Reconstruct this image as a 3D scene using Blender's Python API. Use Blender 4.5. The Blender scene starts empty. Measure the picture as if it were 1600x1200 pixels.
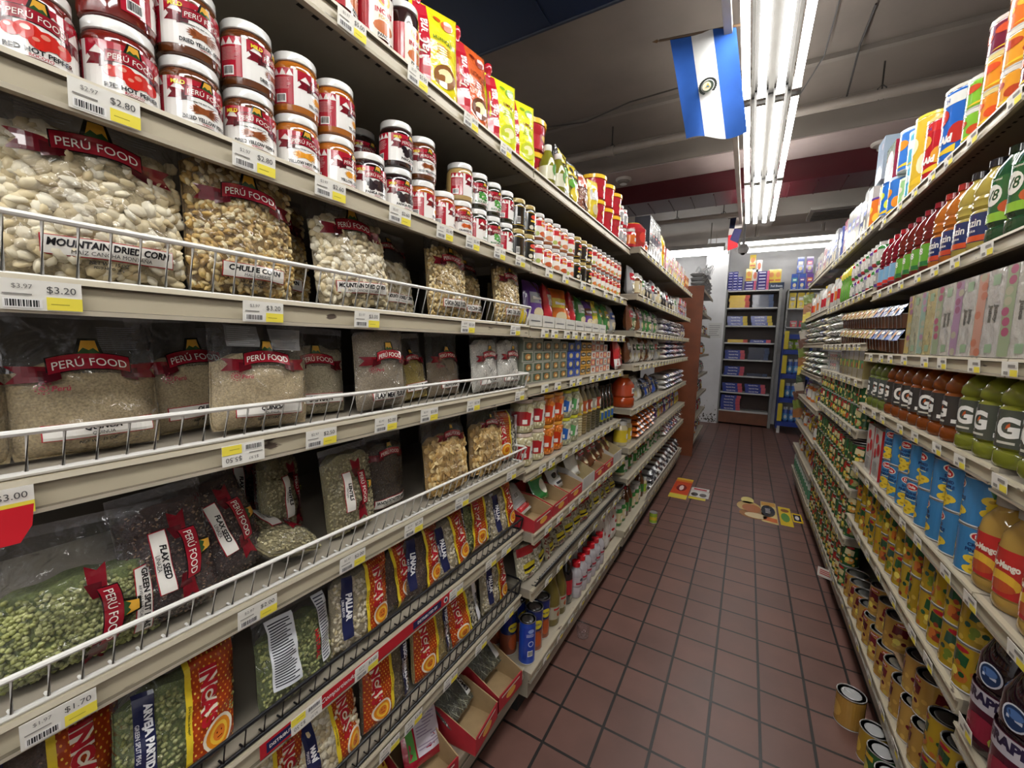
import bpy, bmesh, math, random
from mathutils import Matrix, Vector
PI = math.pi
S = bpy.context.scene
C = S.collection
R = random.Random(7)

# ------------------------------------------------------------------ camera, world, exposure
def camera():
    cd = bpy.data.cameras.new('camera'); co = bpy.data.objects.new('camera', cd); C.objects.link(co)
    cd.sensor_width = 36; cd.lens = 36 * 637.28 / 1600; cd.clip_start = .02; cd.clip_end = 60
    y, p, r = -.5218, -.1042, .0267
    f = Vector((math.sin(y) * math.cos(p), math.cos(y) * math.cos(p), math.sin(p)))
    rt = Vector((math.cos(y), -math.sin(y), 0)); up = rt.cross(f)
    X = math.cos(r) * rt + math.sin(r) * up; Y = -math.sin(r) * rt + math.cos(r) * up
    m = Matrix((X, Y, -f)).transposed().to_4x4(); m.translation = (0, 0, 1.3466)
    co.matrix_world = m; S.camera = co
camera()
w = bpy.data.worlds.new('world'); S.world = w; w.use_nodes = True
w.node_tree.nodes['Background'].inputs[0].default_value = (.9, .95, 1, 1)
w.node_tree.nodes['Background'].inputs[1].default_value = .05
S.view_settings.view_transform = 'Standard'; S.view_settings.look = 'None'
S.view_settings.gamma = 1; S.view_settings.exposure = .54
LAMP = 16.0
S.cycles.transparent_max_bounces = 24; S.cycles.max_bounces = 7; S.cycles.diffuse_bounces = 4
S.cycles.glossy_bounces = 3; S.cycles.transmission_bounces = 4
S.cycles.sample_clamp_indirect = 4
try: S.cycles.use_denoising = True; S.cycles.denoiser = 'OPENIMAGEDENOISE'
except Exception: pass

# ------------------------------------------------------------------ colours and materials
def hx(c):
    if not isinstance(c, str): return c
    v = [int(c[i:i + 2], 16) / 255 for i in (0, 2, 4)]
    return tuple(x / 12.92 if x <= .04045 else ((x + .055) / 1.055) ** 2.4 for x in v) + (1,)
MATS = {}
def new_mat(n):
    m = bpy.data.materials.new(n); m.use_nodes = True; MATS[n] = m
    t = m.node_tree; return m, t, t.nodes['Principled BSDF']
def attr(t): 
    a = t.nodes.new('ShaderNodeAttribute'); a.attribute_name = 'Col'; return a
def pmat(n, rough=.5, metal=0, coat=0, noise=0, nscale=20, bump=0, bscale=60, spec=.5, sss=0):
    m, t, b = new_mat(n); a = attr(t); src = a.outputs['Color']
    if noise or bump:
        tc = t.nodes.new('ShaderNodeTexCoord'); nz = t.nodes.new('ShaderNodeTexNoise')
        nz.inputs['Scale'].default_value = nscale; nz.inputs['Detail'].default_value = 5
        t.links.new(tc.outputs['Object'], nz.inputs['Vector'])
    if noise:
        mx = t.nodes.new('ShaderNodeMix'); mx.data_type = 'RGBA'; mx.blend_type = 'MULTIPLY'
        mr = t.nodes.new('ShaderNodeMapRange'); mr.inputs[1].default_value = .35; mr.inputs[2].default_value = .65
        mr.inputs[3].default_value = 1 - noise; mr.inputs[4].default_value = 1
        t.links.new(nz.outputs[0], mr.inputs[0]); mx.inputs[0].default_value = 1
        t.links.new(src, mx.inputs[6]); t.links.new(mr.outputs[0], mx.inputs[7]); src = mx.outputs[2]
    t.links.new(src, b.inputs['Base Color'])
    b.inputs['Roughness'].default_value = rough; b.inputs['Metallic'].default_value = metal
    b.inputs['Coat Weight'].default_value = coat; b.inputs['Coat Roughness'].default_value = .06
    b.inputs['Specular IOR Level'].default_value = spec
    if bump:
        n2 = t.nodes.new('ShaderNodeTexNoise'); n2.inputs['Scale'].default_value = bscale; n2.inputs['Detail'].default_value = 3
        t.links.new(tc.outputs['Object'], n2.inputs['Vector'])
        bp = t.nodes.new('ShaderNodeBump'); bp.inputs['Strength'].default_value = bump; bp.inputs['Distance'].default_value = .3 / bscale
        t.links.new(n2.outputs[0], bp.inputs['Height']); t.links.new(bp.outputs[0], b.inputs['Normal'])
        t.links.new(bp.outputs[0], b.inputs['Coat Normal'])
    return m
pmat('print', .38)
pmat('paper', .7)
pmat('gloss', .2, coat=.5)
pmat('foil', .2, coat=.6, bump=.5, bscale=35)
pmat('glassy', .08, coat=1)
pmat('metal', .42, metal=1)
pmat('kernel', .45)
pmat('grain', .8, noise=.45, nscale=420, bump=.5, bscale=380)
pmat('wire', .35)
pmat('steel', .45, noise=.12, nscale=9)
pmat('dark', .8)
pmat('card', .8, noise=.12, nscale=30)
pmat('cloth', .9, noise=.1, nscale=15)
def worn_steel():
    m, t, b = new_mat('worn'); a = attr(t); tc = t.nodes.new('ShaderNodeTexCoord')
    n = t.nodes.new('ShaderNodeTexNoise'); n.inputs['Scale'].default_value = 55; n.inputs['Detail'].default_value = 8
    mp = t.nodes.new('ShaderNodeMapping'); mp.inputs['Scale'].default_value = (1, .25, 1)
    t.links.new(tc.outputs['Object'], mp.inputs[0]); t.links.new(mp.outputs[0], n.inputs['Vector'])
    cr = t.nodes.new('ShaderNodeMapRange'); cr.inputs[1].default_value = .66; cr.inputs[2].default_value = .7
    mx = t.nodes.new('ShaderNodeMix'); mx.data_type = 'RGBA'
    t.links.new(n.outputs[0], cr.inputs[0]); t.links.new(cr.outputs[0], mx.inputs[0])
    t.links.new(a.outputs['Color'], mx.inputs[6]); mx.inputs[7].default_value = hx('4a3f36')
    t.links.new(mx.outputs[2], b.inputs['Base Color']); b.inputs['Roughness'].default_value = .4
worn_steel()
def film_mat(nm='film', haze=.028):
    m, t, b = new_mat(nm); t.nodes.remove(b); o = t.nodes['Material Output']
    tr = t.nodes.new('ShaderNodeBsdfTransparent'); tr.inputs[0].default_value = (.96, .96, .97, 1)
    gl = t.nodes.new('ShaderNodeBsdfGlossy'); gl.inputs['Roughness'].default_value = .09
    df = t.nodes.new('ShaderNodeBsdfDiffuse'); df.inputs[0].default_value = (.75, .77, .8, 1)
    tc = t.nodes.new('ShaderNodeTexCoord'); nz = t.nodes.new('ShaderNodeTexNoise'); nz.inputs['Scale'].default_value = 22
    nz.inputs['Detail'].default_value = 2; nz.inputs['Distortion'].default_value = 1.6
    bp = t.nodes.new('ShaderNodeBump'); bp.inputs['Strength'].default_value = 1; bp.inputs['Distance'].default_value = .022
    t.links.new(tc.outputs['Object'], nz.inputs['Vector']); t.links.new(nz.outputs[0], bp.inputs['Height'])
    t.links.new(bp.outputs[0], gl.inputs['Normal'])
    lw = t.nodes.new('ShaderNodeLayerWeight'); lw.inputs[0].default_value = .5; t.links.new(bp.outputs[0], lw.inputs['Normal'])
    pw = t.nodes.new('ShaderNodeMath'); pw.operation = 'POWER'; pw.inputs[1].default_value = 3.5; t.links.new(lw.outputs['Facing'], pw.inputs[0])
    m1 = t.nodes.new('ShaderNodeMixShader'); m1.inputs[0].default_value = haze
    m2 = t.nodes.new('ShaderNodeMixShader')
    ad = t.nodes.new('ShaderNodeMath'); ad.operation = 'MULTIPLY_ADD'; ad.inputs[1].default_value = .8; ad.inputs[2].default_value = .045
    t.links.new(pw.outputs[0], ad.inputs[0])
    t.links.new(tr.outputs[0], m1.inputs[1]); t.links.new(df.outputs[0], m1.inputs[2])
    t.links.new(ad.outputs[0], m2.inputs[0]); t.links.new(m1.outputs[0], m2.inputs[1]); t.links.new(gl.outputs[0], m2.inputs[2])
    t.links.new(m2.outputs[0], o.inputs[0])
film_mat()
film_mat('seal_film', .3)
def liquid_mat():
    m, t, b = new_mat('liquid'); a = attr(t); o = t.nodes['Material Output']
    t.links.new(a.outputs['Color'], b.inputs['Base Color']); b.inputs['Roughness'].default_value = .06
    b.inputs['Coat Weight'].default_value = .8
    tl = t.nodes.new('ShaderNodeBsdfTranslucent'); t.links.new(a.outputs['Color'], tl.inputs[0])
    mx = t.nodes.new('ShaderNodeMixShader'); mx.inputs[0].default_value = .35
    t.links.new(b.outputs[0], mx.inputs[1]); t.links.new(tl.outputs[0], mx.inputs[2]); t.links.new(mx.outputs[0], o.inputs[0])
liquid_mat()
def lamp_mat():
    m, t, b = new_mat('lamp'); b.inputs['Base Color'].default_value = (1, 1, 1, 1)
    b.inputs['Emission Color'].default_value = (1, .985, .95, 1); b.inputs['Emission Strength'].default_value = LAMP
lamp_mat()

# ------------------------------------------------------------------ mesh builder
class MB:
    def __init__(s): s.v = []; s.f = []; s.c = []; s.m = []; s.mats = []
    def mi(s, m):
        if m not in s.mats: s.mats.append(m)
        return s.mats.index(m)
    def face(s, pts, col, mat):
        b = len(s.v); s.v += [tuple(p) for p in pts]; s.f.append(tuple(range(b, b + len(pts)))); s.c.append(hx(col)); s.m.append(s.mi(mat))
    def grid(s, P, col, mat, close=False, flip=False):
        # P: rows of points; col may be a function (i, j)
        b = len(s.v); n = len(P[0])
        for r in P: s.v += [tuple(p) for p in r]
        k = s.mi(mat)
        for i in range(len(P) - 1):
            for j in range(n if close else n - 1):
                a = b + i * n + j; d = b + i * n + (j + 1) % n; q = (a, d, d + n, a + n)
                s.f.append(q[::-1] if flip else q); s.c.append(hx(col(i, j) if callable(col) else col)); s.m.append(k)
    def box(s, x0, x1, y0, y1, z0, z1, col, mat, cols=None):
        P = [(x, y, z) for z in (z0, z1) for y in (y0, y1) for x in (x0, x1)]
        b = len(s.v); s.v += P; k = s.mi(mat)
        for i, q in enumerate(((0, 2, 3, 1), (4, 5, 7, 6), (0, 1, 5, 4), (2, 6, 7, 3), (0, 4, 6, 2), (1, 3, 7, 5))):
            s.f.append(tuple(b + a for a in q)); s.c.append(hx(cols[i] if cols and cols[i] else col)); s.m.append(k)
    def lathe(s, prof, mat, n=20, cx=0, cy=0, cap=True):
        # prof: (r, z, colour of the band above)
        P = [[(cx + r * math.cos(2 * PI * j / n), cy + r * math.sin(2 * PI * j / n), z) for j in range(n)] for r, z, *_ in prof]
        cs = []; last = 'ffffff'
        for p in prof:
            if len(p) > 2: last = p[2]
            cs.append(last)
        s.grid(P, lambda i, j: cs[i], mat, close=True)
        if cap:
            b = len(s.v) - n * len(prof); k = s.mi(mat)
            s.f.append(tuple(b + j for j in range(n))[::-1]); s.c.append(hx(cs[0])); s.m.append(k)
            b = len(s.v) - n
            s.f.append(tuple(b + j for j in range(n))); s.c.append(hx(cs[-1])); s.m.append(k)
    def tube(s, pts, r, col, mat, n=6):
        pts = [Vector(p) for p in pts]; rows = []
        for i, p in enumerate(pts):
            d = (pts[min(i + 1, len(pts) - 1)] - pts[max(i - 1, 0)]).normalized()
            a = d.cross(Vector((0, 0, 1)) if abs(d.z) < .9 else Vector((1, 0, 0))).normalized(); bb = d.cross(a)
            rows.append([p + r * (math.cos(2 * PI * j / n) * a + math.sin(2 * PI * j / n) * bb) for j in range(n)])
        s.grid(rows, col, mat, close=True)
        for rw, fl in ((rows[0], 0), (rows[-1], 1)): s.face(rw if fl else rw[::-1], col, mat)
    def ball(s, c, rx, ry, rz, col, mat, M=None, nu=7, nv=4):
        rows = []
        for i in range(nv + 1):
            th = PI * i / nv; rr = math.sin(th)
            rows.append([(rx * rr * math.cos(2 * PI * j / nu), ry * rr * math.sin(2 * PI * j / nu), rz * math.cos(th)) for j in range(nu)])
        P = [[tuple((M @ Vector(p) if M else Vector(p)) + Vector(c)) for p in r] for r in rows]
        s.grid(P, col, mat, close=True, flip=True)
    def build(s, name, parent=None, loc=(0, 0, 0), smooth=40, weld=False):
        me = bpy.data.meshes.new(name); me.from_pydata(s.v, [], s.f)
        for m in s.mats: me.materials.append(MATS[m])
        me.polygons.foreach_set('material_index', s.m)
        ca = me.color_attributes.new('Col', 'FLOAT_COLOR', 'CORNER'); buf = []
        for f, c in zip(s.f, s.c): buf += list(c) * len(f)
        ca.data.foreach_set('color', buf)
        me.polygons.foreach_set('use_smooth', [True] * len(s.f))
        me.update()
        if weld:
            bm = bmesh.new(); bm.from_mesh(me); bmesh.ops.remove_doubles(bm, verts=bm.verts, dist=1e-5); bm.to_mesh(me); bm.free()
        try: me.set_sharp_from_angle(angle=math.radians(smooth))
        except Exception: pass
        o = bpy.data.objects.new(name, me); C.objects.link(o); o.location = loc
        if parent: o.parent = parent
        return o

# ------------------------------------------------------------------ printed graphics: polygons in metres, laid on a surface
TXT = {}
def text_tris(s, bold, shear):
    k = (s, bold, shear)
    if k in TXT: return TXT[k]
    cu = bpy.data.curves.new('lettering', 'FONT'); cu.body = s; cu.resolution_u = 3 if len(s) < 10 else 2; cu.offset = bold; cu.shear = shear
    o = bpy.data.objects.new('lettering', cu); C.objects.link(o)
    dg = bpy.context.evaluated_depsgraph_get(); me = bpy.data.meshes.new_from_object(o.evaluated_get(dg)); me.calc_loop_triangles()
    vs = [(v.co.x, v.co.y) for v in me.vertices]; out = [[vs[i] for i in t.vertices] for t in me.loop_triangles]
    bpy.data.objects.remove(o); bpy.data.curves.remove(cu); bpy.data.meshes.remove(me)
    if vs:
        x0 = min(v[0] for v in vs); x1 = max(v[0] for v in vs); y0 = min(v[1] for v in vs); y1 = max(v[1] for v in vs)
    else: x0 = y0 = 0; x1 = y1 = 1
    TXT[k] = (out, x0, x1, y0, y1); return TXT[k]
class Art:
    def __init__(s): s.p = []; s.o = (0, 0); s.a = 0; s.k = 1
    def at(s, x=0, y=0, ang=0, k=1): s.o = (x, y); s.a = math.radians(ang); s.k = k; return s
    def T(s, x, y):
        x *= s.k; y *= s.k; c, n = math.cos(s.a), math.sin(s.a); return (s.o[0] + c * x - n * y, s.o[1] + n * x + c * y)
    def poly(s, pts, col, l=1): s.p.append(([s.T(*p) for p in pts], col, l)); return s
    def rect(s, x0, y0, x1, y1, col, l=1): return s.poly([(x0, y0), (x1, y0), (x1, y1), (x0, y1)], col, l)
    def disc(s, x, y, rx, ry, col, l=1, n=12): return s.poly([(x + rx * math.cos(2 * PI * i / n), y + ry * math.sin(2 * PI * i / n)) for i in range(n)], col, l)
    def text(s, t, x, y, h, col, l=3, w=None, bold=.02, shear=0, ang=0, bow=0, fit=None):
        tr, x0, x1, y0, y1 = text_tris(t, bold, shear); sy = h / (y1 - y0); sx = sy if w is None else w / (x1 - x0)
        if fit and sx * (x1 - x0) > fit: sx = fit / (x1 - x0)
        ca, sa = math.cos(math.radians(ang)), math.sin(math.radians(ang)); cx, cy = (x0 + x1) / 2, (y0 + y1) / 2
        for q in tr:
            pp = []
            for a, b in q:
                a = (a - cx) * sx; b = (b - cy) * sy - bow * a * a; pp.append((x + ca * a - sa * b, y + sa * a + ca * b))
            s.poly(pp, col, l)
        return s
    def barcode(s, x, y, w, h, l=2, n=14):
        s.rect(x, y, x + w, y + h, 'f2f0ec', l); r = random.Random(3); p = x + w * .06
        while p < x + w * .92:
            q = w * r.choice((.02, .03, .05)); s.rect(p, y + h * .15, min(p + q, x + w * .94), y + h * .9, '1c1c1c', l + 1); p += q + w * r.choice((.02, .035))
        return s
    def lines(s, x0, y0, x1, y1, n, col, l=2, t=.35):
        r = random.Random(n)
        for i in range(n):
            y = y1 - (y1 - y0) * (i + .5) / n; hh = (y1 - y0) / n * t / 2; s.rect(x0, y - hh, x0 + (x1 - x0) * r.uniform(.7, 1), y + hh, col, l)
        return s
def clip(poly, ax, v, keep):
    out = []; n = len(poly)
    for i in range(n):
        a, b = poly[i], poly[(i + 1) % n]; da, db = (a[ax] - v) * keep, (b[ax] - v) * keep
        if da >= 0: out.append(a)
        if (da > 0 and db < 0) or (da < 0 and db > 0):
            t = da / (da - db); out.append((a[0] + (b[0] - a[0]) * t, a[1] + (b[1] - a[1]) * t))
    return out
def split(poly, ax, st):
    lo = min(p[ax] for p in poly); hi = max(p[ax] for p in poly); out = []
    k = math.floor(lo / st) + 1; cur = poly
    while k * st < hi - 1e-6:
        a = clip(cur, ax, k * st, -1); cur = clip(cur, ax, k * st, 1)
        if len(a) > 2: out.append(a)
        if len(cur) < 3: break
        k += 1
    if len(cur) > 2: out.append(cur)
    return out
def lay(mb, art, fn, mat='print', sx=None, sy=None, lift=.0003, step=.00016):
    for poly, col, l in art.p:
        ps = [poly]
        if sx: ps = [q for p in ps for q in split(p, 0, sx)]
        if sy: ps = [q for p in ps for q in split(p, 1, sy)]
        for p in ps: mb.face([fn(x, y, lift + l * step) for x, y in p], col, mat)
def cyl(r, a0=0):
    return lambda x, y, d: ((r + d) * math.sin(x / r + a0), -(r + d) * math.cos(x / r + a0), y)
def flat(y0, z0=0): return lambda x, y, d: (x, y0 - d, y + z0)

def banner(a, x, y, k=1, ang=0, txt='PERÚ FOOD', body='8e1726', tail='6f0f1c', w=.072):
    # arched ribbon with tails and small hill emblem
    ox, oa, ok = a.o, a.a, a.k
    a.at(x, y, ang, k); h = .0185; ww = w / 2; B = lambda q: -4.6 * q * q
    for s_ in (-1, 1):
        q = lambda u, v: (s_ * u, v)
        for P, c in ((((.066, -.024), (.030, -.022), (.030, -.006), (.066, -.004), (.058, -.013)), tail), (((.044, -.0265), (.026, -.020), (.026, -.012), (.044, -.010)), '4e0a14')):
            P = [q(*p) for p in P]; a.poly(P if s_ < 0 else P[::-1], c, 1 if c == tail else 2)
    n = 12
    for e, c, l in ((.0012, '1c1214', 2), (0, body, 3)):
        for i in range(n):
            x0 = (-ww - e) + (w + 2 * e) * i / n; x1 = x0 + (w + 2 * e) / n
            a.poly([(x0, B(x0) - h / 2 - e), (x1, B(x1) - h / 2 - e), (x1, B(x1) + h / 2 + e), (x0, B(x0) + h / 2 + e)], c, l)
    a.poly([(-.0135, .008), (.0135, .008), (.0085, .027), (-.0085, .027)], '16180f', 2)
    a.poly([(-.009, .011), (.009, .011), (.0062, .0245), (-.0062, .0245)], 'd9a43a', 3)
    a.poly([(-.0105, .009), (.0105, .009), (.004, .0155), (0, .013), (-.005, .016)], '2c4a26', 4)
    a.text(txt, 0, 0, .0115, 'eee8de', 5, w=w * .9, bold=.0, bow=4.6)
    a.o, a.a, a.k = ox, oa, ok
def titlebox(a, x, y, w, h, t1, t2=None, ang=0, fs=1):
    ox, oa, ok = a.o, a.a, a.k; a.at(x, y, ang, 1)
    a.rect(-w / 2, -h / 2, w / 2, h / 2, 'b01a2c', 1); a.rect(-w / 2 + .001, -h / 2 + .001, w / 2 - .001, h / 2 - .001, 'e4e0d8', 2)
    a.text(t1, 0, h * .14 if t2 else 0, h * (.4 if t2 else .55) * fs, '18171c', 3, bold=.035, shear=.2, fit=w * .92)
    if t2: a.text(t2, 0, -h * .25, h * .24 * fs, '2a2a2e', 3, bold=0, fit=w * .85)
    a.o, a.a, a.k = ox, oa, ok

# ------------------------------------------------------------------ things, copies, labels
ORD = 'first second third fourth fifth sixth seventh eighth ninth tenth eleventh twelfth thirteenth fourteenth fifteenth sixteenth seventeenth eighteenth nineteenth twentieth twenty-first twenty-second twenty-third twenty-fourth twenty-fifth twenty-sixth twenty-seventh twenty-eighth twenty-ninth thirtieth thirty-first thirty-second thirty-third thirty-fourth thirty-fifth thirty-sixth'.split()
def tag(o, label, cat, group=None, kind=None):
    o['label'] = label; o['category'] = cat
    if group: o['group'] = group
    if kind: o['kind'] = kind
    return o
def struct(o): o['kind'] = 'structure'; return o
def empty(name):
    o = bpy.data.objects.new(name, None); C.objects.link(o); o.empty_display_size = .02; return o
def copy_tree(o, parent=None):
    c = o.copy(); C.objects.link(c); c.parent = parent
    for ch in list(o.children): copy_tree(ch, c)
    return c
PROTO = {}; USED = set(); MK = {}
def get(key, make):
    if key not in PROTO: PROTO[key] = make(); MK[key] = make
    elif make and MK[key] is not make and getattr(make, '__qualname__', '') not in ('', MK[key].__qualname__): print('KEYCLASH', key)
    if key in USED: return copy_tree(PROTO[key])
    USED.add(key); return PROTO[key]
def place(key, make, loc, yaw, label, cat, group=None, lean=0, roll=0):
    o = get(key, make); o.location = loc; o.rotation_euler = (math.radians(lean), math.radians(roll), math.radians(yaw))
    return tag(o, label, cat, group)
L, RT = 90, -90

# ------------------------------------------------------------------ room shell
CEIL = 3.2
def plain(name, x0, x1, y0, y1, z0, z1, col, mat, parent=None):
    m = MB(); m.box(x0, x1, y0, y1, z0, z1, col, mat); return m.build(name, parent)
def floor():
    m, t, b = new_mat('quarry_tile'); tc = t.nodes.new('ShaderNodeTexCoord'); br = t.nodes.new('ShaderNodeTexBrick')
    mp = t.nodes.new('ShaderNodeMapping'); T = .16
    mp.inputs['Location'].default_value = (3.1565 * T, -7.189 * T, 0); t.links.new(tc.outputs['Object'], mp.inputs[0])
    br.offset = 0; br.squash = 1; br.inputs['Scale'].default_value = 1; br.inputs['Brick Width'].default_value = T
    br.inputs['Row Height'].default_value = T; br.inputs['Mortar Size'].default_value = .005; br.inputs['Mortar Smooth'].default_value = .1
    br.inputs['Color1'].default_value = hx('60423a'); br.inputs['Color2'].default_value = hx('6a4940'); br.inputs['Mortar'].default_value = hx('15100e')
    t.links.new(mp.outputs[0], br.inputs['Vector'])
    nz = t.nodes.new('ShaderNodeTexNoise'); nz.inputs['Scale'].default_value = 5; nz.inputs['Detail'].default_value = 8; t.links.new(tc.outputs['Object'], nz.inputs['Vector'])
    mr = t.nodes.new('ShaderNodeMapRange'); mr.inputs[1].default_value = .3; mr.inputs[2].default_value = .7; mr.inputs[3].default_value = .8; mr.inputs[4].default_value = 1.08
    t.links.new(nz.outputs[0], mr.inputs[0]); mx = t.nodes.new('ShaderNodeMix'); mx.data_type = 'RGBA'; mx.blend_type = 'MULTIPLY'; mx.inputs[0].default_value = 1
    t.links.new(br.outputs['Color'], mx.inputs[6]); t.links.new(mr.outputs[0], mx.inputs[7]); t.links.new(mx.outputs[2], b.inputs['Base Color'])
    rr = t.nodes.new('ShaderNodeMapRange'); rr.inputs[3].default_value = .34; rr.inputs[4].default_value = .5; t.links.new(nz.outputs[0], rr.inputs[0])
    t.links.new(rr.outputs[0], b.inputs['Roughness'])
    bp = t.nodes.new('ShaderNodeBump'); bp.inputs['Strength'].default_value = .5; bp.inputs['Distance'].default_value = .003; bp.invert = True
    n2 = t.nodes.new('ShaderNodeTexNoise'); n2.inputs['Scale'].default_value = 60; t.links.new(tc.outputs['Object'], n2.inputs['Vector'])
    ad = t.nodes.new('ShaderNodeMath'); ad.operation = 'MULTIPLY_ADD'; ad.inputs[1].default_value = .15
    t.links.new(n2.outputs[0], ad.inputs[0]); t.links.new(br.outputs['Fac'], ad.inputs[2]); t.links.new(ad.outputs[0], bp.inputs['Height'])
    t.links.new(bp.outputs[0], b.inputs['Normal'])
    m = MB(); m.mats = ['quarry_tile']; m.face([(-3, -2, 0), (3, -2, 0), (3, 9, 0), (-3, 9, 0)], 'ffffff', 'quarry_tile'); struct(m.build('floor'))
floor()
def plaster(n, col, rough=.7, crack=0):
    m, t, b = new_mat(n); tc = t.nodes.new('ShaderNodeTexCoord'); nz = t.nodes.new('ShaderNodeTexNoise'); nz.inputs['Scale'].default_value = 1.7
    nz.inputs['Detail'].default_value = 9; t.links.new(tc.outputs['Object'], nz.inputs['Vector'])
    cr = t.nodes.new('ShaderNodeMix'); cr.data_type = 'RGBA'; c = hx(col); cr.inputs[6].default_value = tuple(x * .8 for x in c[:3]) + (1,); cr.inputs[7].default_value = c
    mr = t.nodes.new('ShaderNodeMapRange'); mr.inputs[1].default_value = .35; mr.inputs[2].default_value = .6
    t.links.new(nz.outputs[0], mr.inputs[0]); t.links.new(mr.outputs[0], cr.inputs[0]); t.links.new(cr.outputs[2], b.inputs['Base Color'])
    b.inputs['Roughness'].default_value = rough
plaster('ceil_paint', '857a71'); plaster('wall_paint', 'e4e4e6'); plaster('beam_pink', 'b09f9a'); plaster('beam_grey', '8e857c')
plaster('maroon', '4c161d', .25); plaster('navy', '142542', .35); plaster('white_box', 'c3bcb2')
def slab(n, x0, x1, y0, y1, z0, z1, mat):
    m = MB(); m.box(x0, x1, y0, y1, z0, z1, 'ffffff', mat); return struct(m.build(n))
slab('ceiling', -3, 3, -2, 9, CEIL, CEIL + .1, 'ceil_paint')
slab('wall_left', -3.1, -3, -2, 9, 0, CEIL, 'wall_paint'); slab('wall_right', 3, 3.1, -2, 9, 0, CEIL, 'wall_paint')
slab('wall_back', -3, 3, 8.55, 8.65, 0, CEIL, 'wall_paint'); slab('wall_front', -3, 3, -2.1, -2, 0, CEIL, 'wall_paint')
slab('trim_1', -3, 3, -2, 2.03, 2.95, CEIL, 'navy')
m = MB(); m.box(-3, 3, 3.95, 4.34, 2.96, CEIL, 'ffffff', 'beam_grey'); m.box(-3, 3, 3.955, 4.34, 2.95, 2.959, 'ffffff', 'beam_pink'); struct(m.build('trim_2'))
m = MB(); m.box(-3, 3, 4.34, 4.75, 2.77, CEIL, 'ffffff', 'maroon')
for i in range(30): m.box(-3 + i * .2, -2.992 + i * .2, 4.4, 4.752, 2.764, 2.772, 'ffffff', 'maroon')
struct(m.build('trim_3'))
slab('trim_4', .12, 3, 5.2, 5.6, 2.72, CEIL, 'white_box')
slab('trim_5', -3, 3, 3.38, 3.42, 3.17, CEIL, 'beam_grey')
slab('wall_column', -.75, -.405, 8.0, 8.55, 0, CEIL, 'wall_paint')
m = MB()
for i in range(12): m.box(-3 + .5 * i, -2.992 + .5 * i, -2, 2.025, 2.944, 2.951, 'ffffff', 'navy')
m.tube([(-3, 2.04, 2.955), (3, 2.04, 2.955)], .012, '2a3242', 'steel'); struct(m.build('trim_6'))
# wear at the foot of the white column
m = MB(); r = random.Random(5)
for i in range(60):
    x = r.uniform(-.70, -.41); z = abs(r.gauss(0, .12)) + .01; s = r.uniform(.004, .018)
    m.face([(x + s * math.cos(a) * r.uniform(.5, 1), 7.998, z + s * math.sin(a) * r.uniform(.5, 1.4)) for a in [2 * PI * k / 7 for k in range(7)][::-1]], r.choice(['4a4238', '7a7064', '2e2a26']), 'dark')
o = m.build('paint_chip'); tag(o, 'chipped dark paint patches at the foot of the white column', 'paint damage', kind='stuff')

# sprinkler pipes with hangers
def pipe(y, z, x0, x1, r_, col, hx_, label):
    root = empty('sprinkler_pipe'); root.location = (0, y, z)
    m = MB(); m.tube([(x0, 0, 0), (x1, 0, 0)], r_, col, 'steel', 12)
    for k in (x0 * .4, x1 * .45): m.tube([(k - .03, 0, 0), (k + .03, 0, 0)], r_ * 1.35, col, 'steel', 12)
    m.build('pipe', root)
    for h in hx_:
        m = MB(); m.tube([(h, 0, r_), (h, 0, CEIL - z)], .005, '33302c', 'steel'); m.tube([(h - .012, 0, -r_), (h - .022, 0, r_ * 1.3), (h, 0, r_ * 2), (h + .022, 0, r_ * 1.3), (h + .012, 0, -r_)], .004, '1c1a18', 'steel'); m.build('hanger', root)
    tag(root, label, 'pipe')
pipe(3.62, 3.0, -2.9, 2.9, .03, '9c9288', [-1.15, -.52, .62], 'painted sprinkler pipe hanging across the ceiling beyond the blue and white flag')
pipe(5.6, 2.9, -2.9, .1, .026, 'b5aca2', [-.9, -.38], 'sprinkler pipe running below the ceiling behind the maroon beam')
def cord(name, pts, r_, col, label, cat):
    m = MB(); m.tube(pts, r_, col, 'steel', 5); tag(m.build(name), label, cat)
cord('cable', [(-1.9, 3.3, 3.19), (-1.3, 3.35, 3.15), (-.9, 3.2, 3.13), (-.4, 3.25, 3.17), (-.12, 3.3, 3.19)], .006, '4a443e', 'thin drooping cable along the ceiling left of the lamps', 'cable')
cord('cable', [(.2, 2.1, 3.1), (.28, 2.6, 3.19), (.26, 3.2, 3.1), (.16, 3.56, 3.06)], .004, '2b2723', 'thin black cable slanting down to the pipe right of the lamps', 'cable')
cord('cable', [(.45, 3.0, 3.185), (.44, 3.3, 3.165), (.44, 3.62, 3.03)], .006, '2f2b27', 'black conduit drop on the ceiling at the right', 'cable')
def detector(x, y, z, lab):
    m = MB(); m.lathe([(.075, 0, 'b9b2ab'), (.075, -.012), (.06, -.022, 'cfc9c2'), (.035, -.035), (.035, -.05, '8c857e'), (.0, -.052)][::-1], 'steel', 24)
    o = m.build('smoke_detector'); o.location = (x, y, z); tag(o, lab, 'smoke detector')
detector(-1.18, 4.13, 2.95, 'round smoke detector under the pink beam at the left')
detector(.78, 4.3, 2.95, 'round smoke detector under the grey beam at the right')
root = empty('air_vent'); root.location = (.62, 5.2, 2.72)
m = MB(); m.box(-.2, .2, -.2, .2, -.03, 0, 'a9a39a', 'steel'); m.build('vent_frame', root)
for i in range(9):
    m = MB(); m.box(-.17, .17, -.17 + i * .04, -.155 + i * .04, -.045, -.03, '55504a', 'steel'); m.build('vent_slat', root)
tag(root, 'slatted ceiling air vent above the right hand shelves', 'air vent')

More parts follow.
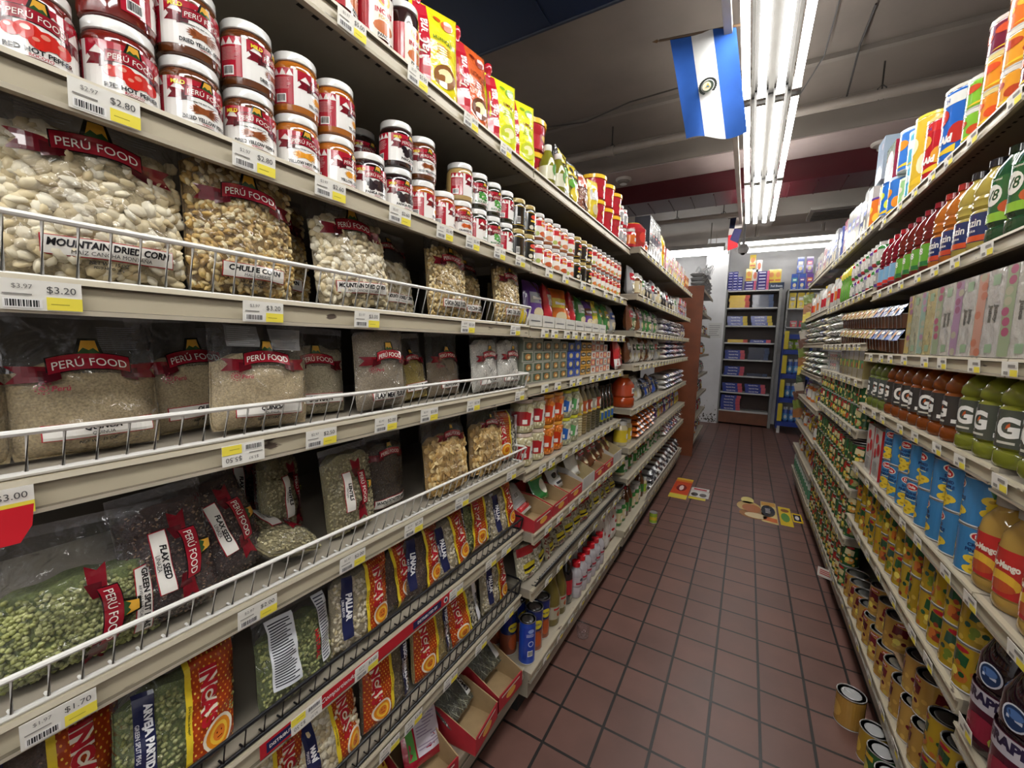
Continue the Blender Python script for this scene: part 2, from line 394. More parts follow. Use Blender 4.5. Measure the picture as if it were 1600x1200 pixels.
# ------------------------------------------------------------------ fluorescent lamps
def strip():
    root = empty('lamp_fixture'); Lh = .6
    m = MB(); m.box(-.075, .075, -Lh, Lh, .062, .08, '3e3c39', 'steel')
    for s in (-1, 1): m.box(s * .078 - .006, s * .078 + .006, -Lh, Lh, .03, .066, '4a4844', 'steel')
    m.box(-.012, .012, -Lh, Lh, .035, .062, '4a4844', 'steel'); m.build('reflector', root)
    for x, z in ((-.108, .03), (-.04, .02), (.04, .02), (.108, .03)):
        m = MB(); m.tube([(x, -Lh + .03, z), (x, Lh - .03, z)], .0165, 'ffffff', 'lamp', 12); m.build('fluorescent_tube', root)
        for s in (-1, 1):
            m = MB(); m.box(x - .02, x + .02, s * (Lh - .016) - .012, s * (Lh - .016) + .012, z - .018, .07, '8c8a86', 'steel'); m.build('lamp_socket', root)
    for y in (-.4, .4):
        m = MB(); m.tube([(0, y, .07), (0, y, CEIL - 2.6)], .006, '8c857c', 'steel'); m.build('hanging_rod', root)
    return root
for i, y in enumerate((-.52, .72, 1.95, 3.17, 4.38)):
    place('strip', strip, (0, y, 2.6), 0, ['four tube lamp fixture overhead, behind the picture edge', 'nearest four tube fluorescent fixture above the aisle', 'bright four tube fixture beside the blue and white flag', 'four tube fixture passing under the maroon beam', 'farthest four tube fixture at the end of the ceiling strip'][i], 'lamp', 'four tube fixtures above the aisle')
for i, (x, y) in enumerate(((-1.4, -.9), (1.4, -.9), (-.6, -1.75), (.6, -1.75))):  # unseen fill fixtures, added behind the camera to brighten the lower shelves
    place('strip', strip, (x, y, 2.6), 0 if i < 2 else 90, f'four tube fixture behind the camera, {("far left", "far right", "left by the front wall", "right by the front wall")[i]}', 'lamp', 'four tube fixtures in the front of the store')
# wiring tray beside the strips
m = MB(); m.box(-.185, -.155, .2, 4.98, 2.625, 2.66, 'a39b90', 'steel'); tag(m.build('wiring_tray'), 'grey wiring tray running along the left side of the lamps', 'wiring tray')
def bare():
    root = empty('lamp_fixture'); m = MB(); m.box(-.6, .6, -.04, .04, .03, .09, 'dedcd6', 'steel'); m.build('housing', root)
    m = MB(); m.tube([(-.59, 0, 0), (.59, 0, 0)], .02, 'ffffff', 'lamp', 12); m.build('fluorescent_tube', root)
    for s in (-1, 1):
        m = MB(); m.box(s * .59 - .012, s * .59 + .012, -.02, .02, -.022, .03, 'c9c7c2', 'metal'); m.build('lamp_socket', root)
    for s in (-1, 1):
        m = MB(); m.tube([(s * .4, 0, .09), (s * .4, 0, .5)], .006, '8c857c', 'steel'); m.build('hanging_rod', root)
    return root
for x, y, z, lab in ((-1.02, 7.0, 2.80, 'single tube lamp left of the red and navy flag'), (.36, 7.0, 2.84, 'upper single tube lamp above the foil boxes'), (.40, 7.7, 2.88, 'lower single tube lamp behind, above the foil boxes'), (-1.0, 7.75, 2.9, 'rear single tube lamp by the white wall')):
    place('bare', bare, (x, y, z), 0, lab, 'lamp', 'single tube lamps at the back')

# ------------------------------------------------------------------ flags
def flag_blue():
    root = empty('flag'); root.location = (-.40, 2.0, 2.68)
    m = MB(); N, K = 24, 18; P = []
    for j in range(K + 1):
        v = j / K; row = []
        for i in range(N + 1):
            u = i / N
            x = .256 * u + v * (.094 - .022 * u); z = -.03 * u - v * (.43 - .0 * u) + (-.012 * math.sin(PI * u) * v)
            row.append((x, .018 * math.sin(u * 7 + v * 3) * (.3 + v) + .01 * math.sin(v * 9 + u * 4) * v, z))
        P.append(row)
    m.grid(P, lambda j, i: '2458ac' if i < 8 or i >= 16 else 'e9e9e6', 'cloth'); o = m.build('cloth', root, smooth=180)
    m = MB()   # round emblem embroidered at the centre
    cx, cz = .128 + .5 * .083, -.015 - .43 * .55; a = Art()
    for k in range(22):
        t = math.radians(-40 + k * 13.5); a.disc(.03 * math.cos(t), .03 * math.sin(t), .0062, .0045, '182019', 1, 6)
    a.disc(0, 0, .023, .023, '2c3a28', 1, 16); a.disc(-.004, 0, .017, .018, 'c9c4b0', 2, 16); a.poly([(-.011, -.008), (.011, -.008), (0, .012)], 'c9a83a', 3); a.poly([(-.008, -.006), (.008, -.006), (0, .003)], '3a6a8a', 4)
    lay(m, a, lambda x, y, d: (cx + x, -.0125 - d * 6 + .018 * math.sin(.5 * 7 + .55 * 3) * .85 + .01 * math.sin(.55 * 9 + 2) * .55, cz + y)); m.build('emblem', root)
    m = MB(); m.tube([(-.045, 0, .006), (.29, 0, -.036)], .005, '5a4630', 'steel'); m.build('flag_stick', root)
    m = MB(); m.grid([[(-.045, 0, .006)] * 4, [(-.055, .008, .008), (-.055, -.0, .016), (-.055, -.008, .008), (-.055, 0, .0)], [(-.078, 0, .012)] * 4], '6a4e2e', 'steel', close=True); m.build('finial', root)
    tag(root, 'blue and white striped flag with round emblem hanging beside the lamps', 'flag')
flag_blue()
def flag_red():
    root = empty('flag'); root.location = (-.27, 5.02, 2.70)
    m = MB(); F = lambda p, c: m.face([(x, y, z) for x, y, z in p], c, 'cloth')
    F([(0, 0, 0), (.055, -.01, .0), (.045, -.015, -.11), (-.005, 0, -.10)], '1e2645')
    F([(.055, -.01, 0), (.13, .0, .005), (.115, .01, -.10), (.045, -.015, -.11)], 'd9d2cc')
    F([(-.005, 0, -.10), (.045, -.015, -.11), (.03, -.01, -.17), (-.01, 0, -.17)], 'd9d2cc')
    F([(.045, -.015, -.11), (.115, .01, -.12), (.085, .0, -.26), (.01, -.01, -.22)], '2a2850')
    F([(-.01, 0, -.17), (.03, -.01, -.17), (.01, -.01, -.22)], 'd23540'); F([(-.01, 0, -.17), (.01, -.01, -.22), (.085, 0, -.26), (.09, 0, -.30), (-.005, 0, -.33)], 'd8343c')
    m.build('cloth', root, smooth=180)
    m = MB(); m.tube([(-.02, .004, .003), (.16, .004, .008)], .004, '4a3a28', 'steel'); m.build('flag_stick', root)
    tag(root, 'small folded navy, white and red flag hanging at the lamp strip end', 'flag')
flag_red()
root = empty('security_camera'); root.location = (-.17, 6.6, 2.66)
m = MB(); m.lathe([(.045, .1, 'e8e8e8'), (.06, .07), (.075, .04), (.06, -.01), (.045, -.02)][::-1], 'steel', 20); m.tube([(0, 0, .09), (0, 0, .54)], .02, 'e8e8e8', 'steel'); m.build('housing', root)
m = MB(); m.ball((0, 0, -.012), .034, .034, .034, '0e0e12', 'glassy', None, 16, 10); m.build('lens_dome', root)
tag(root, 'white dome security camera hanging over the foil boxes', 'camera')

# ------------------------------------------------------------------ gondola shelving
CREAM = 'a69c87'
def gondola(name_label, side, y0, y1, levels, xback, lip=.034, endbr=True, deck=True):
    # side -1: stands left of the aisle and faces +x; levels: (z of rail bottom, x of rail front)
    root = empty('gondola_shelving'); root.location = (xback, (y0 + y1) / 2, 0); s = 1 if side < 0 else -1
    def rel(x): return x - xback
    h = (y1 - y0) / 2; top = 1.9
    m = MB(); m.box(min(0, -s * .02), max(0, -s * .02), -h, h, .1, top, '4a443b', 'dark'); m.build('back_panel', root)
    for e in (-1, 1):
        m = MB(); m.box(min(0, s * .03), max(0, s * .03), e * h - (.02 if e > 0 else 0), e * h + (0 if e > 0 else .02), 0, top, '6e675b', 'steel'); m.build('upright', root)
    for i, (z, xf) in enumerate(levels):
        f = rel(xf); base = i == len(levels) - 1
        zt = z + .038; xi = f - s * .012
        m = MB(); a, b = sorted((0, xi)); m.box(a, b, -h + .004, h - .004, zt - (.012 if not base else .1), zt, '90887a' if not base else 'a39a88', 'steel')
        if not base:
            for k in range(44):   # slotted front edge
                yy = -h + .03 + k * (2 * h - .06) / 43; xx = f - s * .05
                m.face([(xx, yy, zt - .0125), (xx + .007, yy, zt - .0125), (xx + .007, yy + .011, zt - .0125), (xx, yy + .011, zt - .0125)][::-1], '14120f', 'dark')
        o = m.build('shelf' if not base else 'base_deck', root)
        m = MB(); pr = [(xi, zt), (f, zt), (f + s * .001, zt - .006), (f - s * .005, zt - .008), (f - s * .003, zt - .032), (f + s * .002, zt - .033), (f + s * .001, z), (f - s * .01, z)]
        m.grid([[(x, y, zz) for x, zz in pr] for y in (-h + .003, h - .003)], lambda a_, b_: (CREAM, 'c4bba6', '5e5648', 'b0a68f', '5e5648', 'd0c7b2', CREAM)[b_], 'worn', flip=s < 0)
        for yy in (-h + .003, h - .003): m.face([(x, yy, zz) for x, zz in pr], CREAM, 'worn')
        m.build('price_rail', o, smooth=20)
        if not base and endbr:
            for e in (-1, 1):
                m = MB(); yy = e * (h - .006); P = [(0, zt - .001), (xi, zt - .001), (xi, z + .004), (0, zt - .034)]
                m.face([(x, yy, zz) for x, zz in P], '958c7a', 'steel'); m.face([(x, yy - e * .003, zz) for x, zz in P], '958c7a', 'steel'); m.build('bracket', o)
    if deck:
        f = rel(levels[-1][1]); m = MB(); a, b = sorted((0, f - s * .05)); m.box(a, b, -h, h, 0, levels[-1][0] - .06, '1c1a18', 'dark'); m.build('kick_plate', root)
    tag(root, name_label, 'shelving', 'gondola shelving along the aisle'); return root
XL = -.63
gondola('nearest cream shelving section on the left holding the clear bags', -1, -.02, 1.205, [(1.857, XL), (1.573, XL), (1.362, XL), (1.155, XL), (.903, XL), (.66, XL), (.42, XL), (.15, -.61)], -1.1)
gondola('second left shelving section holding jars, tins and juice bottles', -1, 1.205, 2.42, [(1.857, XL), (1.57, XL), (1.36, XL), (1.162, XL), (.864, XL), (.648, -.59), (.44, -.59), (.13, -.585)], -1.1)
SX3 = -.57
L3 = [(1.865, SX3), (1.602, SX3), (1.39, SX3), (1.19, SX3), (.925, SX3), (.69, SX3), (.50, SX3), (.17, SX3)]
gondola('third left shelving section with soup tubs and black boxes on top', -1, 2.42, 3.64, L3, -1.1)
gondola('fourth left shelving section ending at the brown wooden panel', -1, 3.64, 4.86, L3, -1.1)
XR = .455
R1 = [(1.872, XR), (1.565, XR), (1.3, XR), (1.075, XR), (.80, XR), (.55, XR), (.18, .46)]
gondola('near right shelving section with juice cartons, mango and grape bottles', 1, 0, 1.215, [(1.872, XR), (1.565, XR), (1.3, XR), (1.065, XR), (.80, XR), (.5, XR), (.18, .46)], .93)
gondola('second right shelving section with sports drinks and pineapple cans', 1, 1.215, 2.4, R1, .93)
R3 = [(1.90, XR), (1.59, XR), (1.345, XR), (1.175, XR), (.94, XR), (.655, XR), (.42, XR), (.17, .46)]
gondola('third right shelving section crowded with green vegetable cans', 1, 2.4, 3.62, R3, .93)
R4 = [(1.92, XR), (1.60, XR), (1.36, XR), (1.11, XR), (.87, XR), (.62, XR), (.38, XR), (.15, .46)]
gondola('fourth right shelving section stacked with white bags of rice', 1, 3.62, 4.9, R4, .93)

# wire fences on the left shelves
def fence(y0, y1, zb, zt, x, col, label, n, dia=False, lean=.016, end=True):
    root = empty('wire_fence'); root.location = (x, (y0 + y1) / 2, zb); h = (y1 - y0) / 2; H = zt - zb
    m = MB(); m.tube([(lean, -h, H), (lean, h, H)] + ([(lean - .012, h + .008, H), (-.09, h + .008, H)] if end else []), .0034, col, 'wire', 8); m.build('top_rod', root)
    m = MB(); m.tube([(0, -h, 0), (0, h, 0)], .0034, col, 'wire', 8); m.build('bottom_rod', root)
    m = MB(); m.tube([(-.014, 0, -.001), (0, 0, 0), (lean, .02 if dia else 0, H)], .0017, col, 'wire', 5); b0 = m.build('wire_bar', root)
    if dia: m = MB(); m.tube([(0, .02, 0), (lean, 0, H)], .0017, col, 'wire', 5); b1 = m.build('cross_wire', root); b1.location = (0, -h, 0)
    b0.location = (0, -h, 0)
    for i in range(1, n + 1):
        y = -h + (2 * h - (.02 if dia else 0)) * i / n
        c = b0.copy(); C.objects.link(c); c.location = (0, y, 0)
        if dia: c = b1.copy(); C.objects.link(c); c.location = (0, y, 0)
    if end:
        m = MB(); m.tube([(0, h + .004, 0), (lean, h + .004, H)], .003, col, 'wire', 6); m.tube([(0, h + .004, 0), (-.09, h + .004, 0), (-.09, h + .004, H)], .003, col, 'wire', 6); m.build('end_frame', root)
    tag(root, label, 'wire fence', 'wire fences along the left shelves')
fence(.0, 1.185, 1.399, 1.457, -.637, 'e6e4de', 'white wire fence in front of the dried corn bags', 46)
fence(.0, 1.185, 1.197, 1.243, -.637, 'e6e4de', 'white wire fence in front of the quinoa and flour bags', 45)
fence(.0, 1.185, .944, .994, -.637, 'e6e4de', 'white wire fence in front of the split peas and lentils', 45)
fence(.0, 1.19, .701, .743, -.637, '17171a', 'black wire fence of the upper orange bag row', 40, lean=.008)
fence(.0, 1.19, .462, .515, -.637, '17171a', 'black wire fence of the lower orange bag row', 40, lean=.008)
fence(1.24, 2.40, .482, .515, -.595, '17171a', 'black wire fence in front of the small bean bags', 55, dia=True)
fence(3.0, 4.55, .212, .28, -.575, 'c9c5bb', 'white wire fence at the floor level of the left shelves', 60)

# price tags
def price(txt, big=True):
    def mk():
        m = MB(); w, h = .058, .030
        m.box(-w / 2, w / 2, -.0006, 0, 0, h, 'e9e6dd', 'paper'); a = Art()
        a.rect(.003, .001, w / 2, .014, 'f1e04a', 1)
        if big:
            a.text(txt, .014, .021, .0078, '4c4a48', 2, bold=.0); a.text('$' + txt[1:2] + '.97', -.013, .023, .005, '77746f', 2, bold=0)
            a.lines(-w / 2 + .003, .0135, 0, .0175, 1, '8a8680', 2); a.barcode(-w / 2 + .003, .002, .026, .009, 1, 10)
            a.lines(.006, .005, .024, .009, 1, 'a89a30', 2, .2)
        else: a.rect(-.02, .004, -.004, .010, '8a8680', 2); a.rect(-.004, .018, .022, .024, '8a8680', 2)
        lay(m, a, flat(-.0006), 'paper'); return m.build('price_tag')
    return mk
def tags(lst, z, x, yaw, wh, group):
    for i, q in enumerate(lst):
        y, t = (q if isinstance(q, tuple) else (q, None)); up = t and t.startswith('!'); t = t and t.strip('!')
        key = 'tag' + (t or 'far')
        lab = (f'upside-down {t} price tag, {wh}' if up else f'{t} price tag, {ORD[i]} from near end, {wh}') if t else f'small price tag, {ORD[i]} from near end, {wh}'
        o = place(key, price(t or '', bool(t)), (x, y, z + (.034 if up else .003)), yaw, lab, 'price tag', group, lean=4 if not up else 0, roll=180 if up else 0)
tags([(.185, '$2.80'), (.34, '$2.80'), (.462, '$2.60'), (.62, '$2.60'), (.76, '$2.40'), (.87, '$2.40'), (1.0, '$2.90'), (1.12, '$2.90')], 1.573, XL + .003, L, 'rail under red-labelled jars', 'price tags under the jars')
tags([(.125, '$3.20'), (.345, '$3.20'), (.535, '$3.00'), (.855, '$3.20'), (1.10, '$3.00')], 1.362, XL + .003, L, 'rail under corn bags', 'price tags under the corn bags')
tags([(.078, '$3.00'), (.31, '!$5.50'), (.435, '$2.50'), (.58, '$2.00'), (.71, '$3.00'), (.885, '$2.70'), (1.14, '$2.00')], 1.155, XL + .003, L, 'rail under quinoa bags', 'price tags under the quinoa bags')
tags([(.11, '$1.70'), (.32, '$2.00'), (.495, '$2.00'), (.66, '$2.20'), (.84, '$2.50'), (1.1, '$2.30')], .903, XL + .003, L, 'rail under split peas', 'price tags under the pea bags')
tags([(.395, '!$2.50'), (.525, '$3.60'), (.82, '$2.50'), (.99, '$2.60'), (1.08, '$1.90')], .66, XL + .003, L, 'rail with red strip', 'price tags on the rail with the red strip')
tags([(.585, '$2.40'), (.66, '$3.20'), (.8, '$2.20'), (.945, '$2.10'), (1.11, '$2.60')], .42, XL + .003, L, 'lowest bag rail', 'price tags on the lowest bag rail')
tags([(.51, '$5.00'), (.67, '$5.90'), (.855, '$4.90'), (1.02, '$4.60')], 1.857, XL + .003, L, 'top left rail', 'price tags on the top left rail')
def many(a, b, n, j=.2): return [a + (b - a) * (i + .5 + R.uniform(-j, j)) / n for i in range(n)]
for z, x, n, w_ in ((1.57, XL, 7, 'third-highest rail, jars of peppers'), (1.36, XL, 11, 'rail under bright pouches'), (1.162, XL, 9, 'rail under stacked tins'), (.864, XL, 10, 'rail under jars and oil'), (.648, -.59, 10, 'rail under red trays'), (.44, -.59, 10, 'rail under bean bags'), (.13, -.585, 9, 'bottom rail under bottles')):
    tags(many(1.26, 2.38, n), z, x + .003, L, w_, 'price tags on the second left section')
for k, (z, x) in enumerate(L3):
    tags(many(2.5, 4.8, 18), z, x + .003, L, f'far left rail, {ORD[k]} down', 'price tags on the far left sections')
for k, (z, x) in enumerate(R1):
    tags(many(.95, 2.36, 9), z, x - .003, RT, f'near right rail, {ORD[k]} down', 'price tags on the near right sections')
for k, (z, x) in enumerate(R3):
    tags(many(2.45, 3.6, 10), z, x - .003, RT, f'middle right rail, {ORD[k]} down', 'price tags on the middle right section')
# red printed strip in the rail of shelf E
m = MB(); m.box(-.245, .245, -.0006, 0, 0, .026, 'b3202c', 'gloss'); a = Art()
a.rect(-.05, .003, .05, .023, 'b3202c', 1); a.rect(.1, .004, .2, .022, '1d2350', 1); a.text('DISTRIBUTED BY', .15, .013, .007, 'f0eee8', 2, fit=.09)
a.text('Compartiendo Momentos', -.07, .013, .012, 'f0eee8', 2, shear=.25, bold=.01, fit=.2); a.rect(-.235, .004, -.165, .022, '1d2350', 1); a.text('DISTRIBUTED BY', -.2, .013, .006, 'f0eee8', 2, fit=.062)
a.disc(.218, .013, .008, .008, 'e8e6e0', 1); a.disc(.218, .013, .005, .005, '1d2350', 2)
lay(m, a, flat(-.0006), 'gloss'); o = m.build('shelf_strip'); o.location = (XL + .002, .56, .667); o.rotation_euler = (0, 0, PI / 2)
tag(o, 'red printed strip with white script in the rail between the orange bags', 'shelf strip')

# ------------------------------------------------------------------ product makers (front faces local -y)
def jar(art, r=.0355, h=.093, content='5a1d12', lid='e2e1dd', n=28, seed=0):
    def mk():
        root = empty('jar'); m = MB()
        m.lathe([(r * .84, 0, content), (r * .97, .003), (r, .009), (r, h - .024), (r * .95, h - .018), (r * .86, h - .014), (r * .86, h - .003)], 'glassy', n); m.build('glass', root)
        m = MB(); m.lathe([(r * .9, h - .0135, lid), (r * .93, h - .0125), (r * .93, h - .002), (r * .9, h), (r * .84, h - .0002), (r * .8, h - .0016), (.0005, h - .0016)], 'gloss', n); m.build('lid', root)
        m = MB(); a = Art(); art(a, r, h); lay(m, a, cyl(r), 'gloss', sx=.006); m.build('label', root)
        return root
    return mk
def peppers(a, cx, cy, col, k=1, style='pod'):
    r = random.Random(int(cx * 999) + len(col) + ord(col[0]))
    if style == 'round':
        for dx, dy, s in ((-.022, .002, .009), (-.008, .004, .012), (.008, 0, .012), (.022, -.003, .01), (0, -.006, .009)):
            a.disc(cx + dx * k, cy + dy * k, s * k, s * .85 * k, col, 3); a.disc(cx + dx * k - .002, cy + dy * k + .003, s * .35 * k, s * .25 * k, 'd98a76', 4)
    elif style == 'leaf':
        for i in range(16): a.disc(cx + r.uniform(-.016, .016) * k, cy + r.uniform(-.011, .013) * k, .0055 * k, .004 * k, r.choice([col, '2f6a34', '57a04a']), 3, 7)
    elif style == 'heap':
        for i in range(16): a.disc(cx + r.uniform(-.02, .02) * k, cy + r.uniform(-.009, .01) * k, .008 * k, .006 * k, r.choice([col, '1c1518', '3a2a2c']), 3, 7)
    else:
        for i in range(6):
            t = math.radians(-50 + i * 20); c, s = math.cos(t), math.sin(t); x0, y0 = cx - .004 * k, cy - .002
            a.poly([(x0 - s * .004 * k, y0 + c * .004 * k), (x0 + s * .004 * k, y0 - c * .004 * k), (x0 + c * .026 * k, y0 + s * .012 * k)], col, 3)
            a.poly([(x0 - s * .005 * k, y0 + c * .005 * k), (x0 - c * .02 * k, y0 - s * .01 * k), (x0 + s * .005 * k, y0 - c * .005 * k)], col, 3)
        a.rect(cx - .03 * k, cy + .006, cx - .012 * k, cy + .007, '3a3a30', 4)
def peru(txt1, txt2, pc, style, mild=False, tc='18171c'):
    def art(a, r, h):
        b, t = .012, h - .027; W = r * PI
        a.rect(-.052, b, .066, t, 'ece9e4', 0)
        a.rect(-.078, b, -.046, t, 'a5182b', 1); a.lines(-.075, b + .022, -.049, t - .014, 10, 'd8a8a8', 2, .3); a.barcode(-.073, b + .002, .016, .013)
        for q in range(3): a.poly([(-.078 + q * .0107, t - .011), (-.078 + (q + 1) * .0107, t - .011), (-.0727 + q * .0107, t - .001)], 'ece9e4', 2)
        # red sky above a white zigzag
        zz = [-.04, -.028, -.017, -.006, .004, .015, .027, .04, .052]
        for i in range(8):
            x0, x1 = zz[i], zz[i + 1]; ya, yb = (t - .018, t - .006) if i % 2 == 0 else (t - .006, t - .018)
            a.poly([(x0, ya), (x1, yb), (x1, t), (x0, t)], 'a5182b', 1)
        banner(a, .004, t - .014, .66, -4)
        a.text('THE BEST PRODUCTS', .005, t - .0265, .0018, '22222a', 2, fit=.035)
        peppers(a, .003, b + .0205, pc, .85, style)
        a.text(txt1, .004, b + .0065, .0052, tc, 5, fit=.056, bold=.03); a.text(txt2, .004, b + .0018, .003, 'a5182b', 5, fit=.04, bold=.02)
        if mild: a.text('MILD', -.027, t - .007, .0052, 'e8d53a', 6, bold=.04)
        a.lines(.056, b + .002, .066, t - .004, 9, '8a8680', 2)
    return art
def gold(a, r, h):
    b, t = .01, h - .024; a.rect(-.07, b, .07, t, '15130f', 0); a.rect(-.07, b, .07, b + .0015, 'c9a83a', 1); a.rect(-.07, t - .0015, .07, t, 'c9a83a', 1)
    a.disc(0, t - .014, .014, .007, 'd8432f', 3, 10); a.rect(-.014, t - .03, .018, t - .024, 'e0b840', 3); a.disc(-.01, b + .012, .009, .007, 'd9d2c0', 3); a.disc(.012, b + .012, .008, .006, 'c8c030', 3); a.barcode(-.055, b + .005, .012, .022)
def incared(top='b8202e', low='c9764a'):
    def art(a, r, h):
        b, t = .01, h - .022; a.rect(-.07, b, .07, t, 'e8e2da', 0); a.rect(-.07, t - .022, .07, t - .004, top, 1); a.disc(.0, t - .012, .014, .012, 'e0a02c', 2, 14); a.disc(0, t - .012, .010, .009, top, 3, 14)
        a.text("INCA'S", 0, t - .012, .007, 'f2ede4', 4, bold=.04, fit=.03); a.text('FOOD', 0, t - .0205, .004, 'f0c040', 4, bold=.03); a.disc(0, b + .012, .02, .009, low, 2); a.disc(-.03, b + .012, .01, .008, 'a8b05a', 2); a.text('AJÍ PANCA', 0, b + .003, .004, '22222a', 4)
    return art
def bigjar(lab, band):
    def art(a, r, h):
        b, t = .028, h - .045; a.rect(-.09, b, .09, t, band, 0); a.rect(-.028, b, .03, t, 'e6e0d4', 1); a.disc(0, t - .012, .014, .012, 'e6b84a', 2, 14); a.disc(0, t - .012, .009, .008, 'c0392b', 3, 12)
        a.text(lab, 0, t - .034, .010, 'b3202c', 4, fit=.052, bold=.04); a.text('FOOD', 0, t - .045, .006, 'c9a030', 4); a.disc(0, b + .02, .022, .012, 'b8622c', 2); a.text('PANCA', 0, b + .005, .006, '22222a', 4, fit=.05)
        a.barcode(.04, b + .01, .02, .03)
    return art

# soft bags -------------------------------------------------------
def prof(z, H, fl):
    b = min(1, max(0, z / (H * .14))) ** .5 if z < H * .14 else 1
    if z > fl: b *= max(.0, 1 - (z - fl) / (H - fl) * 1.0) ** .8 * .75 + .0 if z < H else 0
    elif z > fl * .72: b *= 1 - .25 * (z - fl * .72) / (fl * .28)
    return b
def surf(W, H, T, fl, seed=0, puff=1):
    r = random.Random(seed); ph = [r.uniform(0, 6) for _ in range(6)]
    def f(x, z, wr=1):
        u = min(1, abs(2 * x / W)); e = (1 - u ** 2.6) ** .6 if u < 1 else 0
        bump = .0016 * math.sin(x * 95 + ph[0] + z * 40) + .0012 * math.sin(z * 120 + ph[1] - x * 60) + .002 * math.sin(x * 33 + z * 47 + ph[2])
        if z > fl: bump *= 1.5
        edge = min(1, (1 - u) * 5) * min(1, max(0, (H - z) / (H * .08)))
        return T / 2 * e * prof(z, H, fl) + bump * edge * wr + .0008
    return f
def outline(W, H, z): # half width along the height
    t = z / H; return W / 2 * (1 - .06 * (1 - min(1, t * 6)) ** 2 - .035 * math.sin(PI * min(1, max(0, t))) )
def scatter(m, W, H, T, fl, f, kind, cols, n, seed=1):
    r = random.Random(seed); K = {'corn': (.0104, .0082, .0046), 'chulpe': (.0068, .0042, .003), 'cancha': (.0062, .0046, .0032), 'pea': (.0038, .0036, .002), 'lentil': (.003, .003, .0015), 'chip': (.0105, .0075, .0015), 'bean': (.0055, .0035, .003), 'seed': (.0022, .0014, .0009)}[kind]
    for i in range(n):
        z = r.uniform(.003, fl - .004 - .012 * abs(math.sin(i))); x = r.uniform(-1, 1) * (outline(W, H, z) - .004)
        y = -(f(x, z, .4) * .95 - K[2] * .75 - .0005 - abs(r.gauss(0, .001)))
        s = r.uniform(.8, 1.12); M = Matrix.Rotation(r.uniform(0, PI), 4, 'Y') @ Matrix.Rotation(r.gauss(0, .5), 4, 'X') @ Matrix.Rotation(PI / 2, 4, 'X') @ Matrix.Diagonal((s, s, s, 1))
        m.ball((x, y, z), K[0], K[1], K[2], r.choice(cols), 'kernel', M, 7 if K[0] > .004 else 5, 4 if K[0] > .004 else 3)
def bag(W, H, T, fl, under, art=None, kind=None, cols=None, n=0, seed=0, top='crimp', name='food_bag', film='film', back='grain'):
    f = surf(W, H, T, fl, seed); fl *= 1
    def mk():
        root = empty(name); NX, NZ = 24, 30
        def g(sgn, sc, zmax, zoff=0):
            P = []
            for j in range(NZ + 1):
                z = zmax * j / NZ; ow = outline(W, H, z)
                P.append([(-ow + 2 * ow * i / NX if sc == 1 else (-ow + 2 * ow * i / NX) * .975, sgn * (f((-ow + 2 * ow * i / NX) * (W / 2 / ow), z, 1 if sc == 1 else .4) * sc - (0 if sc == 1 else .003)), z + (.001 if sc != 1 else 0)) for i in range(NX + 1)])
            return P
        if under:
            m = MB(); fz = fl
            def top_(P):   # rounded fill line
                return [[(x, y, min(z, fz - .014 * abs(2 * x / W) ** 2 + .003 * math.sin(x * 120 + seed))) for x, y, z in r_] for r_ in P]
            A = top_(g(-1, .93, fz)); B = top_(g(1, .93, fz)); m.grid(A, under, back, flip=False); m.grid(B, under, back, flip=True)
            m.grid([A[-1], B[-1]], under, back)
            if kind: scatter(m, W, H, T, fz, f, kind, cols, n, seed + 3)
            m.build('contents', root, smooth=70)
        m = MB(); m.grid(g(-1, 1, H), 'ffffff', film); m.grid(g(1, 1, H), 'ffffff', film, flip=True); m.build('bag_film', root, smooth=180)
        if top == 'crimp':
            m = MB(); w = outline(W, H, H) ; P = [[(-w + 2 * w * i / 10, -.0012 + .0006 * math.sin(i * 1.7 + k), H - .012 + .003 * k) for i in range(11)] for k in range(5)]; m.grid(P, 'ffffff', 'seal_film'); m.build('top_seal', root, smooth=10)
        if art:
            a = Art(); art(a); m = MB()
            lay(m, a, lambda x, y, d: (x, -f(max(-W / 2, min(W / 2, x)) * (W / 2) / outline(W, H, min(H, max(0, y))), max(0, min(H, y))) - d - .0012, y), 'gloss', sx=.005, sy=.005, step=.00055); m.build('printed_label', root, smooth=60)
        return root
    return mk
CORN = ['d9ccaa', 'cdbd96', 'e0d6ba', 'c2b088', 'e2dac2']; CHULPE = ['c9ad6c', 'b8954f', 'd6c08a', 'a88648', 'dccda0']; CANCHA = ['d2bb84', 'c4a86c', 'dccba0', 'b89a5c']
PEA = ['929658', 'a2a668', '80854a', 'b0b278', '74783f']; FLAX = ['4a2c22', '5a3a2c', '38211a', '8a6a4c']; LENT = ['8f8560', 'a0966e', '7d7452', 'b3a97f']; CHIP = ['d0b074', 'c09c5c', 'dcc48e', 'b08c50']
def label_front(t1, t2, W, H, by=.032, ly=None, k=1, bw=.10, net=True):
    def art(a):
        banner(a, 0, ly if ly else H * .62, k); titlebox(a, .004, by, bw, .021, t1, t2)
        if net: a.at().text('NET WT. 15 OZ', .0, by - .0145, .0036, '26262a', 3); a.text('PESO NETO 425 g', .0, by - .0195, .0033, '26262a', 3)
        a.at()
        if k > 1: a.lines(-W * .36, H * .8, -W * .06, H * .93, 7, '9b9b9b', 1, .25); a.lines(W * .08, H * .8, W * .4, H * .93, 7, '9b9b9b', 1, .25)
    return art
def side_label(t1, t2, x1=-.012, x2=.022, zc=.085, ln=.085):
    def art(a):
        banner(a, x2, zc, .95, -90); titlebox(a, x1, zc, ln, .019, t1, t2, -90)
        a.at()
    return art
